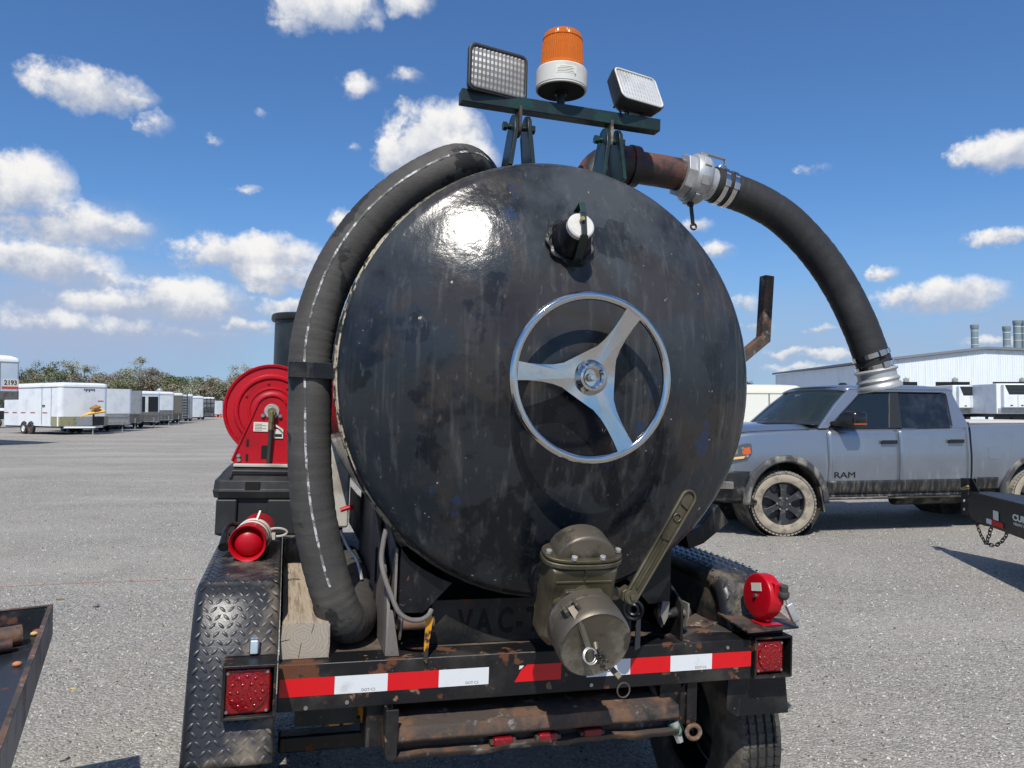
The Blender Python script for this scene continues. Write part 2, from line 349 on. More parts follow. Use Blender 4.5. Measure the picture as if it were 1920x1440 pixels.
M['capm'] = mat('weathered_aluminium_cap', (.145, .125, .095), .48, .6, layers=[dict(col=(.32, .30, .26), scale=10, lo=.52, hi=.72, det=7, amt=.8), dict(col=(.06, .05, .04), scale=13, lo=.56, hi=.66, det=7, amt=.8, rough=.6)], bump=[(110, .2, .002, (1, 1, 1))])
M['red'] = mat('red_enamel', S(178, 10, 28), .36, layers=[dict(col=S(135, 10, 24), scale=5, lo=.5, hi=.75, amt=.6), dict(col=S(205, 60, 60), scale=30, lo=.68, hi=.75, amt=.35)], bump=[(70, .1, .003, (1, 1, 1))])
M['redtape'] = mat('red_reflective_tape', S(205, 8, 22), .32, layers=[dict(col=S(165, 10, 20), scale=14, lo=.55, hi=.75, amt=.6)], coat=.3)
M['whitetape'] = mat('white_reflective_tape', S(214, 217, 219), .32, layers=[dict(col=S(170, 170, 166), scale=14, lo=.55, hi=.75, amt=.6)], coat=.3)
M['redlens'] = mat('red_lens', S(140, 4, 14), .16, coat=.5, layers=[dict(col=S(82, 0, 6), scale=130, lo=.45, hi=.6, det=1, amt=.8)], bump=[(220, .3, .003, (1, 1, 1))])
M['redlens2'] = mat('dusty_red_lens', S(120, 10, 22), .3, coat=.3, layers=[dict(col=S(165, 60, 65), scale=40, lo=.5, hi=.7, amt=.5)], bump=[(160, .4, .003, (1, 1, 1))])
M['amber'] = mat('amber_lens', S(240, 128, 14), .14, coat=.5, trans=.45, ior=1.3)
M['white'] = mat('white_plastic_aged', S(205, 203, 196), .5, layers=[dict(col=S(160, 150, 132), scale=9, lo=.55, hi=.75, amt=.6), dict(col=S(70, 62, 52), scale=35, lo=.70, hi=.74, amt=.8)])
M['lampglass_lit'] = mat('work_lamp_glass_lit', (.56, .56, .54), .30, .2, layers=[dict(col=(.36, .36, .345), scale=14, lo=.45, hi=.7, amt=.7)], coat=.2)  # paler copy of the lamp glass: sunlit look of the up-tilted lens painted in
M['lampgrey'] = mat('work_lamp_glass_dull', (.20, .195, .185), .38, .2, layers=[dict(col=(.32, .31, .29), scale=7, lo=.5, hi=.7, amt=.6)], coat=.12, coat_rough=.25)
M['plastic'] = mat('black_plastic', (.022, .023, .024), .48, layers=[dict(col=(.065, .065, .062), scale=7, lo=.45, hi=.8, amt=.7), dict(col=(.16, .14, .11), scale=13, lo=.68, hi=.75, amt=.7)], bump=[(150, .15, .002, (1, 1, 1))])
M['drum'] = mat('black_poly', (.013, .017, .017), .42, layers=[dict(col=(.035, .04, .04), scale=5, lo=.45, hi=.75, amt=.7)])
M['wood'] = mat('weathered_timber', (.40, .33, .24), .85, layers=[dict(col=(.22, .17, .12), scale=9, lo=.45, hi=.62, st=(9, .5, 4), det=7, amt=.85), dict(col=(.56, .48, .37), scale=30, lo=.5, hi=.8, st=(3, .3, 2), amt=.6)], bump=[(40, .7, .01, (4, .4, 3))])
M['tyre'] = mat('tyre_rubber', (.032, .031, .030), .8, layers=[dict(col=(.16, .14, .11), scale=7, lo=.45, hi=.72, det=6, amt=.75)], bump=[(50, .3, .004, (1, 1, 1))])
M['dark'] = mat('matte_black', (.006, .006, .006), .8)
M['purple'] = mat('faded_saddle_paint', (.12, .108, .098), .62, layers=[dict(col=(.22, .20, .175), scale=6, lo=.42, hi=.7, det=6, st=(1, 1, .35), amt=.9), dict(col=(.022, .021, .022), scale=5, lo=.58, hi=.66, det=6, amt=.9)], bump=[(40, .4, .005, (1, 1, .3))])
M['steel'] = mat('galvanised_bolt', (.42, .41, .39), .4, .9)
M['yellow'] = mat('yellow_paint_worn', S(205, 140, 20), .6, layers=[dict(col=(.03, .025, .02), scale=18, lo=.56, hi=.62, det=6)])
M['label'] = mat('paper_label', S(215, 212, 200), .6)
M['ink'] = mat('black_ink', (.02, .02, .02), .6)
M['brass'] = mat('brass_fitting', (.32, .26, .13), .4, .8)
M['concrete'] = mat('cream_panel', (.48, .46, .41), .6, layers=[dict(col=(.25, .22, .18), scale=6, lo=.5, hi=.7, amt=.8)])

# ================================================================== ground
gm = bpy.data.materials.new('crushed_asphalt_gravel'); gm.use_nodes = True
def ground_mat(m):
    nt = m.node_tree; N = nt.nodes; L = nt.links; p = N['Principled BSDF']; p.inputs['Roughness'].default_value = .9; p.inputs['Specular IOR Level'].default_value = .25
    t = N.new('ShaderNodeTexCoord')
    def nz(sc, det, st=(1, 1, 1), r=.6):
        mp = N.new('ShaderNodeMapping'); mp.inputs['Scale'].default_value = st; L.new(t.outputs['Object'], mp.inputs[0])
        n = N.new('ShaderNodeTexNoise'); n.inputs['Scale'].default_value = sc; n.inputs['Detail'].default_value = det; n.inputs['Roughness'].default_value = r; L.new(mp.outputs[0], n.inputs[0]); return n.outputs['Fac']
    def vor(sc):
        n = N.new('ShaderNodeTexVoronoi'); n.inputs['Scale'].default_value = sc; L.new(t.outputs['Object'], n.inputs['Vector']); return n
    def ramp(x, pts):
        n = N.new('ShaderNodeValToRGB'); L.new(x, n.inputs[0]); e = n.color_ramp.elements
        while len(e) < len(pts): e.new(.5)
        for i, (a, c) in enumerate(pts): e[i].position = a; e[i].color = (*c, 1)
        return n.outputs[0]
    def mix(f, a, b, mode='MIX'):
        n = N.new('ShaderNodeMix'); n.data_type = 'RGBA'; n.blend_type = mode
        if hasattr(f, 'node'): L.new(f, n.inputs[0])
        else: n.inputs[0].default_value = f
        for i, v in ((6, a), (7, b)):
            if hasattr(v, 'node'): L.new(v, n.inputs[i])
            else: n.inputs[i].default_value = (*v, 1)
        return n.outputs[2]
    v1 = vor(70); v2 = vor(170)
    sep = N.new('ShaderNodeSeparateColor'); L.new(v1.outputs['Color'], sep.inputs[0])
    sep2 = N.new('ShaderNodeSeparateColor'); L.new(v2.outputs['Color'], sep2.inputs[0])
    chips = ramp(sep.outputs[0], [(0, (.10, .094, .085)), (.40, (.225, .212, .19)), (.75, (.37, .35, .315)), (1, (.68, .65, .59))])
    fines = ramp(sep2.outputs[1], [(0, (.085, .08, .072)), (.55, (.245, .23, .205)), (1, (.48, .455, .41))])
    c = mix(.45, chips, fines)
    big = nz(.30, 6, (.55, 1.1, 1)); mid = nz(2.2, 6)
    c = mix(ramp(big, [(.36, (0, 0, 0)), (.66, (.75, .75, .75))]), c, (.36, .333, .285))
    c = mix(ramp(nz(.5, 6, (.22, 1.0, 1)), [(.50, (0, 0, 0)), (.72, (.55, .55, .55))]), c, (.48, .45, .395))
    c = mix(ramp(mid, [(.5, (0, 0, 0)), (.75, (.45, .45, .45))]), c, (.37, .325, .265))
    c = mix(ramp(nz(1.1, 4), [(.55, (0, 0, 0)), (.72, (.35, .35, .35))]), c, (.15, .143, .135))
    L.new(c, p.inputs['Base Color'])
    b = N.new('ShaderNodeBump'); b.inputs['Strength'].default_value = .9; b.inputs['Distance'].default_value = .012; b.invert = True; L.new(v1.outputs['Distance'], b.inputs['Height'])
    b2 = N.new('ShaderNodeBump'); b2.inputs['Strength'].default_value = .5; b2.inputs['Distance'].default_value = .03; L.new(mid, b2.inputs['Height']); L.new(b.outputs[0], b2.inputs['Normal'])
    L.new(b2.outputs[0], p.inputs['Normal'])
ground_mat(gm)
g = MB(); g.add([(-2500, -400, 0), (2500, -400, 0), (2500, 4000, 0), (-2500, 4000, 0)], [(0, 1, 2, 3)])
go = g.build('ground', gm, smooth=False, merge=False); go['kind'] = 'structure'

# loose chips lying on the ground near the viewer, one mass
def gravel():
    n = 52000
    y = 2.2 + 15.5 * NR.random(n) ** 1.5; x = (NR.random(n) * 2 - 1) * (y * .72 + .3)
    s = (.0035 + .0085 * NR.random(n) ** 2.2) * (1 + .05 * y)
    base = np.array([[1, 0, 0], [0, 1, 0], [-1, 0, 0], [0, -1, 0], [.1, .1, .75]])
    ang = NR.random(n) * 6.283; sq = .55 + .45 * NR.random(n)
    V = np.zeros((n, 5, 3)); jit = .35 * (NR.random((n, 5, 3)) - .5)
    B = base[None] + jit; B[:, :, 1] *= sq[:, None]
    V[:, :, 0] = x[:, None] + s[:, None] * (B[:, :, 0] * np.cos(ang)[:, None] - B[:, :, 1] * np.sin(ang)[:, None])
    V[:, :, 1] = y[:, None] + s[:, None] * (B[:, :, 0] * np.sin(ang)[:, None] + B[:, :, 1] * np.cos(ang)[:, None])
    V[:, :, 2] = np.maximum(s[:, None] * B[:, :, 2], .0); V[:, :4, 2] = .0005
    tri = np.array([[0, 1, 4], [1, 2, 4], [2, 3, 4], [3, 0, 4]])
    T = (tri[None] + 5 * np.arange(n)[:, None, None]).reshape(-1, 3)
    me = bpy.data.meshes.new('loose_gravel'); me.vertices.add(n * 5); me.vertices.foreach_set('co', V.reshape(-1))
    me.loops.add(len(T) * 3); me.loops.foreach_set('vertex_index', T.reshape(-1).astype(np.int32))
    me.polygons.add(len(T)); me.polygons.foreach_set('loop_start', np.arange(0, len(T) * 3, 3, dtype=np.int32)); me.update()
    m = mat('gravel_chips', (.27, .255, .23), .9, layers=[dict(col=(.56, .535, .49), scale=60, lo=.50, hi=.62, det=1), dict(col=(.075, .072, .068), scale=48, lo=.56, hi=.62, det=1)])
    me.materials.append(m)
    o = link('loose_gravel', me, kind='stuff'); tag(o, 'loose grey and pale stone chips strewn over the yard', 'gravel')
gravel()

# ================================================================== vacuum trailer frame
TH = radians(16.5)
Lp = at(523.3, 1291.7, 2.18)
_d = Vector((cos(TH), sin(TH))); _r = ray(1409, 1234.7)
_det = _d.x * (-_r.y) + _r.x * _d.y
_s = (_d.x * (-Lp.y) + _d.y * Lp.x) / _det
Rp = CAMP + _r * _s
U = (Rp - Lp).normalized(); V_ = Vector((-sin(TH), cos(TH), 0)); Wv = U.cross(V_)
ORG = Lp + U * .65
TM = basis(U, V_, Wv, ORG)
def _loc(P): q = P - ORG; return Vector((q.dot(U), q.dot(V_), q.dot(Wv)))
def _hit(px, py, ax, val):
    r = ray(px, py); t = (val - (CAMP - ORG).dot(ax)) / r.dot(ax); return _loc(CAMP + r * t)
def onv(px, py, v=0): return _hit(px, py, V_, v)
def onu(px, py, u=0): return _hit(px, py, U, u)
def onw(px, py, w=0): return _hit(px, py, Wv, w)
VX = Vector

T = thing('vacuum_trailer', 'black vacuum tank trailer with chrome handwheel and red-white taped bumper', 'trailer', (.116, .6, -.80), TM)
CU, CW, R0 = .153, .917, .683
TC = VX((CU, 0, CW))
# --- tank
prof = []
RS = 1.30; DEP = .215
for i in range(26):
    r = .64 * i / 25; prof.append((r, DEP - (RS - sqrt(RS * RS - r * r))))
hk = prof[-1][1]
for i in range(1, 9):
    t = i / 8; a = radians(29.5 + (90 - 29.5) * t); 
    prof.append((.64 + (R0 - .64) * ((sin(a) - sin(radians(29.5))) / (1 - sin(radians(29.5)))), hk * (cos(a) / cos(radians(29.5)))))
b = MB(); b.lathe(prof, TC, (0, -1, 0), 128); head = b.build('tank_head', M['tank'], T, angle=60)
b = MB(); b.lathe([(R0, 0), (R0 + .004, -.003), (R0 + .004, -.022), (R0 - .002, -.026), (R0 - .002, -.030)], TC, (0, -1, 0), 160)
b.tube([TC + VX((cos(a), .029, sin(a)) ) * 1 if False else TC + VX(((R0 + .001 + .0025 * NR.random()) * cos(a), .029, (R0 + .001 + .0025 * NR.random()) * sin(a))) for a in [2 * pi * k / 220 for k in range(220)]], .0075, 6, closed=True)
b.build('rim_weld', M['rim'], head, angle=50)
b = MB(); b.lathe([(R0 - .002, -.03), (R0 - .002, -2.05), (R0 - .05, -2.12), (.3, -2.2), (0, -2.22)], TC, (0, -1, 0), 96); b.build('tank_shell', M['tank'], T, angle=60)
# --- hand wheel
WC = VX((CU, -.288, CW - .008))
wh = MB(); wh.torus(WC, (0, 1, 0), .231, .0128, 96, 14); wheel = wh.build('handwheel', M['chrome'], T)
poly = []
sp = [radians(a) for a in (178, 298, 58)]
prof_w = [(.222, .026), (.19, .0235), (.15, .0235), (.115, .027), (.085, .0345), (.065, .046)]
for k in sorted(sp):
    e = VX((cos(k), 0, sin(k))); n_ = VX((-sin(k), 0, cos(k)))
    for s_, w_ in prof_w[::-1]: poly.append(WC + e * s_ - n_ * w_ + VX((0, .018 - .028 * (s_ / .22), 0)))
    for s_, w_ in prof_w: poly.append(WC + e * s_ + n_ * w_ + VX((0, .018 - .028 * (s_ / .22), 0)))
mb = MB(); nP = len(poly); cen = WC + VX((0, .016, 0))
mb.add(poly + [cen] + [p + VX((0, .007, 0)) for p in poly] + [cen + VX((0, .007, 0))],
       [(k, (k + 1) % nP, nP) for k in range(nP)] + [(nP + 1 + (k + 1) % nP, nP + 1 + k, 2 * nP + 1) for k in range(nP)] + [(k, nP + 1 + k, nP + 1 + (k + 1) % nP, (k + 1) % nP) for k in range(nP)])
mb.build('spoke_plate', M['chrome'], wheel, angle=25)
mb = MB(); mb.lathe([(.024, .0), (.026, .016), (.032, .021), (.038, .019), (.044, .008), (.049, .001), (.053, -.004), (.053, -.02), (.027, -.02), (.024, 0)], WC + VX((0, .01, 0)), (0, -1, 0), 40)
mb.build('hub', M['chrome'], wheel)
mb = MB(); mb.lathe([(.0, -.006), (.0262, -.006)], WC + VX((0, .012, 0)), (0, -1, 0), 24); mb.cyl(WC + VX((0, .018, 0)), WC + VX((0, .002, 0)), .0115, n=16)
mb.build('hub_washer', M['steel'], wheel)
mb = MB(); mb.cyl(WC + VX((0, .01, 0)), WC + VX((0, -.006, 0)), .009, n=6); mb.build('hub_nut', M['chrome'], wheel, bevel=.001)
mb = MB(); mb.cyl(WC + VX((0, .02, 0)), WC + VX((0, .12, 0)), .022, n=20); mb.build('wheel_shaft', M['steel'], wheel)
# --- sight nipple with cap and lock bar
Nn = VX((0.122, 0, 1.312)); dn = VX((-.04, -.95, .30)).normalized()
rr0 = hypot(Nn.x - CU, Nn.z - CW); vb = -(DEP - (RS - sqrt(RS * RS - rr0 * rr0))); Nb = VX((Nn.x, vb, Nn.z))
mb = MB(); mb.lathe([(.066, -.02), (.068, .010), (.060, .014)], Nb, dn, 32); mb.tube([Nb + dn * .008 + (frame(dn)[0] * cos(a) + frame(dn)[1] * sin(a)) * (.066 + .004 * sin(a * 9)) for a in [2 * pi * k / 60 for k in range(60)]], .0085, 6, closed=True)
nip = mb.build('filler_neck', M['black'], T)
nn = VX((.12, -1, .06)).normalized()
mb = MB(); mb.lathe([(.061, .0), (.060, .028), (.052, .052), (.043, .072), (.040, .092), (.0, .092)], Nb, dn, 32); mb.build('neck_threads', M['black'], nip)
mb = MB(); mb.lathe([(.040, .090), (.040, .106), (.036, .109), (0, .109)], Nb, dn, 28); mb.build('cap_disc', M['white'], nip)
xx, yy, _ = frame(dn, (0, 0, 1))
mb = MB(); pts = [Nb + xx * .074 + dn * .060, Nb + xx * .072 + dn * .112, Nb + xx * .034 + dn * .118, Nb - xx * .034 + dn * .112, Nb - xx * .074 + dn * .05, Nb - xx * .076 + dn * .01]
for i in range(len(pts) - 1): mb.bar(pts[i] - yy * .006, pts[i + 1] - yy * .006, .017 + (.007 if i > 2 else 0), .006, dn if i in (2,) else xx if i in (0, 4) else dn)
mb.build('lock_bar', M['green'], nip, bevel=.0012)
mb = MB(); mb.cyl(Nb + xx * .012 + dn * .112, Nb + xx * .012 + dn * .128, .0065, n=8); mb.build('lock_stud', M['brass'], nip)

# --- discharge valve: axis points out and down
VB = VX((.153, -.048, .308)); va = VX((0, -cos(radians(20)), -sin(radians(20)))); vu = VX((0, -sin(radians(20)), cos(radians(20)))); vs = VX((1, 0, 0))
def vp(s, side=0, up=0): return VB + va * s + vs * side + vu * up
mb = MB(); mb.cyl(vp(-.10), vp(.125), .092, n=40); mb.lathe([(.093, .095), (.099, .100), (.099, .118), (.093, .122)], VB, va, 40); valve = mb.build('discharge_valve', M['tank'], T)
mb = MB()
body = []
def rect_sec(s, hw, lo, hi, ch): return [vp(s, -hw, lo + ch), vp(s, -hw, hi), vp(s, hw, hi), vp(s, hw, lo + ch), vp(s, hw - ch, lo), vp(s, -hw + ch, lo)]
secs = [rect_sec(.115, .094, -.10, .145, .03), rect_sec(.128, .106, -.112, .150, .035), rect_sec(.185, .104, -.112, .150, .035), rect_sec(.205, .092, -.10, .138, .035)]
for q in secs: body += q
fs = [(5, 4, 3, 2, 1, 0), tuple(18 + k for k in range(6))]
for i in range(3): fs += [(i * 6 + k, i * 6 + (k + 1) % 6, i * 6 + 6 + (k + 1) % 6, i * 6 + 6 + k) for k in range(6)]
mb.add(body, fs)
mb.prism([vp(.18, .098 * cos(radians(30 + 60 * k)) * 1.02, .098 * sin(radians(30 + 60 * k))) for k in range(6)], va * .055)
mb.prism([vp(.18, -.075, .04), vp(.18, .075, .04), vp(.18, .055, .085), vp(.18, -.055, .085)], va * .04)
gate = mb.build('gate_housing', M['olive'], valve, bevel=.006, seg=3)
mb = MB(); mb.bar(vp(.192, -.085, .105), vp(.192, .085, .105), .030, .009, vu); mb.bar(vp(.192, 0, .146), vp(.192, 0, .07), .030, .009, vs); mb.build('cross_rib', M['olive'], valve, bevel=.003)
# bonnet flange and domed cover on top
def stad(up, hx, hs, n=28): return [vp(.155 + hs * sin(2 * pi * k / n) * abs(sin(2 * pi * k / n)) ** -.25 if sin(2 * pi * k / n) else .155, hx * (abs(cos(2 * pi * k / n)) ** .75) * (1 if cos(2 * pi * k / n) > 0 else -1), up) for k in range(n)]
mb = MB(); mb.prism(stad(.149, .120, .060), vu * .014); mb.prism(stad(.166, .118, .058), vu * .010); mb.build('bonnet_flange', M['olive'], valve, bevel=.003)
mb = MB(); rows = []
for i in range(21):
    a = pi * i / 20; rows.append([vp(.155 + dz, -.086 * cos(a), .174 + (.066 - sh) * sin(a)) for dz, sh in ((-.040, .008), (-.036, .0), (.030, 0), (.037, .003), (.040, .010))])
mb.sheet(rows); n0 = len(mb.v)
for side in (0, 4):
    mb.add([r[side] for r in rows], [tuple(range(21))])
mb.build('bonnet_dome', M['capm'], valve, angle=50)
for (sx, ds) in ((-.104, .012), (.104, .012), (-.042, .050), (.042, .050), (-.045, -.048), (.045, -.048)):
    mb = MB(); q = vp(.155 + ds, sx, .177); mb.cyl(q, q + vu * .010, .0085, n=14); mb.cyl(q + vu * .010, q + vu * .0115, .0045, n=6); mb.build('bonnet_bolt', M['alu'], valve, bevel=.001)
for (ss, uu_) in ((.12, .05), (.12, -.015)):
    mb = MB(); mb.torus(vp(ss + .02, -.103, uu_), vs, .016, .0022, 20, 6); mb.torus(vp(ss + .02, -.1025, uu_), vs, .009, .002, 16, 6); mb.build('cast_mark', M['olive'], valve)
mb = MB(); mb.lathe([(.088, .225), (.101, .232), (.101, .262), (.096, .266), (.096, .270)], VB, va, 48); mb.build('coupler_ring', M['capm'], valve)
mb = MB(); mb.lathe([(.0985, .268), (.1035, .272), (.1035, .325), (.1015, .338), (.097, .344), (.0935, .3425), (.088, .3415), (0, .3405)], VB, va, 64); mb.cyl(vp(.335), vp(.352, .0, -.01), .011, .008, 12)
cap = mb.build('valve_cap', M['capm'], valve)
def cam_lever(ang, end_px, ringpx, ev, name):
    e = vs * cos(ang) + vu * sin(ang); t_ = va.cross(e)
    mb = MB()
    for sgn in (-1, 1): mb.ob(VB + va * .296 + e * .108 + t_ * .017 * sgn, e, t_, va, .016, .005, .018)
    mb.build('lever_lug', M['capm'], valve, bevel=.003)
    return VB + va * .300 + e * .118
q0 = cam_lever(radians(128), None, None, 0, ''); q1 = onv(1106, 1222, -.40)
mb = MB(); mid = q0.lerp(q1, .35) - V_ * 0 + VX((0, -.012, .008))
for a_, b_, w_ in ((q0, mid, .020), (mid, q1, .016)): mb.bar(a_, b_, w_, .006, (0, -1, .3))
mb.build('cam_lever', M['capm'], valve, bevel=.0015)
mb = MB(); mb.bar(q0.lerp(q1, .35) + VX((0, -.020, .006)), q0.lerp(q1, .75) + VX((0, -.008, .0)), .008, .003, (0, -1, .3)); mb.build('lever_slot', M['capm'], valve)
rc = onv(1105, 1229, -.405); mb = MB(); mb.torus(rc, (.25, -1, .25), .0195, .0018, 36, 6); mb.torus(rc + VX((.003, -.003, -.002)), (.15, -1, .3), .0195, .0018, 36, 6); mb.build('pull_ring', M['alu'], valve)
cam_lever(radians(-42), None, None, 0, '')
q0 = vp(.30, .06, -.088); q1 = onv(1163, 1272, -.33); mb = MB(); mb.bar(q0, q1, .016, .010, (0, -1, 0)); mb.build('cam_lever', M['capm'], valve, bevel=.003)
mb = MB(); mb.torus(onv(1169, 1294, -.33), (.1, -1, .05), .0195, .0022, 36, 6); mb.build('pull_ring', M['rusty'], valve)
# retaining chain bundled at the cap
mb = MB(); p = onv(1119, 1221, -.405); c0 = p.copy()
for i in range(26):
    q = c0 + VX((.012 * (i / 26) * 2.2 + .012 * random.uniform(-1, 1) * min(1, i / 8), random.uniform(-.006, .006) - .004, -.0016 * i * 1.0 + .008 * random.uniform(-1, 1)))
    mb.torus(q, (random.uniform(-1, 1), random.uniform(-1, 1), random.uniform(-1, 1)), .0055, .0014, 10, 5)
mb.build('cap_chain', M['rusty'], valve, kind='stuff')
# lever handle on the right
h0 = onv(1184, 1119, -.20); h1 = onv(1291, 934, -.20)
mb = MB(); mb.cyl(vp(.14, .09, .03), h0 + VX((-.03, .045, 0)), .022, .020, 16); mb.cyl(h0 + VX((0, .05, 0)), h0 + VX((0, .012, 0)), .026, n=6); mb.build('lever_shaft', M['olive'], valve, bevel=.002)
ha = (h1 - h0).normalized(); hp = VX((0, 1, 0)).cross(ha).normalized(); Ln = (h1 - h0).length
out = []
for k in range(13):
    a = -pi / 2 + pi * k / 12; out.append(h1 + ha * cos(a) * .0225 * 1 + hp * sin(a) * .0225)
for k in range(13):
    a = pi / 2 + pi * k / 12; out.append(h0 + ha * cos(a) * .019 + hp * sin(a) * .019)
mb = MB(); mb.prism([p + VX((0, .004, 0)) for p in out], (0, .010, 0)); lever = mb.build('lever_handle', M['olive'], valve, bevel=.002)
mb = MB(); mb.tube(out, .0042, 8, closed=True); mb.bar(h0 + ha * .03, h0 + ha * Ln * .56, .005, .006, (0, -1, 0)); mb.torus(h0 + ha * Ln * .80, (0, 1, 0), .012, .0022, 24, 6); mb.bar(h0 + ha * Ln * .58 - hp * .012, h0 + ha * Ln * .60 + hp * .012, .008, .006, (0, -1, 0)); mb.bar(h0 + ha * Ln * .93 - hp * .012, h0 + ha * Ln * .92 + hp * .014, .008, .006, (0, -1, 0))
mb.build('raised_edge', M['olive'], valve)
mb = MB(); mb.cyl(h0 + VX((0, .02, 0)), h0 + VX((0, -.006, 0)), .020, n=24); mb.cyl(h0 + VX((0, -.006, 0)), h0 + VX((0, -.014, 0)), .009, n=6); mb.build('lever_bolt', M['olive'], valve, bevel=.001)

# --- light bar on two hinge brackets
LB = VX((0, .05, 0)); zb = 1.80
mb = MB(); mb.bb((-.185, .030, 1.774), (.505, .076, 1.816)); lb = mb.build('light_bar', M['green'], T, bevel=.003)
def bracket(u0, first):
    mb = MB()
    for (du, dv, lean) in ((-.022, 0, -.016), (.022, -.004, .016)):
        q = [VX((u0 + du + lean, .005, 1.585)), VX((u0 + du + lean, .115, 1.585)), VX((u0 + du, .100, 1.70)), VX((u0 + du, .090, 1.738)), VX((u0 + du, .072, 1.756)), VX((u0 + du, .052, 1.762)), VX((u0 + du, .032, 1.756)), VX((u0 + du, .014, 1.738)), VX((u0 + du, .008, 1.70))]
        mb.prism(q, (.013, 0, 0))
    br = mb.build('bar_bracket', M['green'], T, bevel=.002)
    mb = MB(); mb.cyl((u0 - .045, .052, 1.722), (u0 + .05, .052, 1.722), .009, n=12); mb.cyl((u0 - .05, .052, 1.722), (u0 - .038, .052, 1.722), .015, n=6); mb.cyl((u0 + .044, .052, 1.722), (u0 + .056, .052, 1.722), .015, n=6); mb.cyl((u0 - .018, .052, 1.722), (u0 - .013, .052, 1.722), .026, n=20)
    mb.build('pivot_bolt', M['green'], br)
    mb = MB(); q = [VX((u0 - .004, .052 + .030 * cos(a), 1.722 + .032 * sin(a))) for a in [pi * 1.05 + pi * .95 * k / 10 for k in range(11)]] + [VX((u0 - .004, .080, 1.785)), VX((u0 - .004, .024, 1.785))]
    mb.prism(q, (.010, 0, 0)); mb.build('hanger_lug', M['rusty'], br, bevel=.002)
bracket(.008, 1); bracket(.325, 0)
# beacon
BC = VX((.151, .05, 0))
mb = MB(); mb.cyl(BC + VX((0, 0, 1.815)), BC + VX((0, 0, 1.87)), .0135, n=16); mb.cyl(BC + VX((0, 0, 1.850)), BC + VX((0, 0, 1.866)), .020, n=16); bea = mb.build('beacon', M['black'], T)
mb = MB(); mb.lathe([(0, 1.862), (.070, 1.862), (.083, 1.864), (.083, 1.868), (.0845, 1.870), (.0845, 1.925), (.081, 1.930), (.073, 1.931)], BC, (0, 0, 1), 48); mb.build('beacon_base', M['white'], bea, angle=30)
mb = MB(); mb.lathe([(0, 1.8612), (.078, 1.8612)], BC, (0, 0, 1), 32); mb.build('base_plate', M['dark'], bea)
mb = MB(); 
prof = [(.0735, 1.930), (.0735, 1.938), (.071, 1.945), (.0665, 2.02), (.0655, 2.035), (.060, 2.050), (.048, 2.058), (.020, 2.062), (0, 2.063)]
n_ = 120; rows = []
for r, h in prof: rows.append([BC + VX((cos(2 * pi * k / n_) * r * (1 - (.022 if k % 2 and 1.94 < h < 2.04 else 0)), sin(2 * pi * k / n_) * r * (1 - (.022 if k % 2 and 1.94 < h < 2.04 else 0)), h)) for k in range(n_ + 1)])
mb.sheet(rows)
for h in (1.975, 2.005, 2.03): mb.torus(BC + VX((0, 0, h)), (0, 0, 1), .0690 - (h - 1.945) * .07 if h < 2.02 else .0662, .0012, 60, 5)
mb.build('amber_lens', M['amber'], bea, angle=20)
mb = MB(); mb.cyl(BC + VX((0, 0, 1.93)), BC + VX((0, 0, 1.99)), .035, n=20); mb.cyl(BC + VX((0, 0, 1.99)), BC + VX((0, 0, 2.03)), .02, n=20); mb.build('strobe_tube', M['amber'], bea)
q = BC + VX((-.012, -.0850, 1.905)); mb = MB(); mb.lathe([(.0850, 1.890), (.0852, 1.890), (.0852, 1.915), (.0850, 1.915)], BC, (0, 0, 1), 12, hint=(0, -1, 0), a0=-.55, a1=.25); mb.build('rating_label', M['label'], bea)
mb = MB()
for i in range(4): mb.lathe([(.08535, 1.8935 + i * .005), (.08535, 1.8948 + i * .005)], BC, (0, 0, 1), 10, hint=(0, -1, 0), a0=-.50 + .1 * (i == 3), a1=.16 - .08 * (i % 2))
mb.build('label_print', M['ink'], bea)
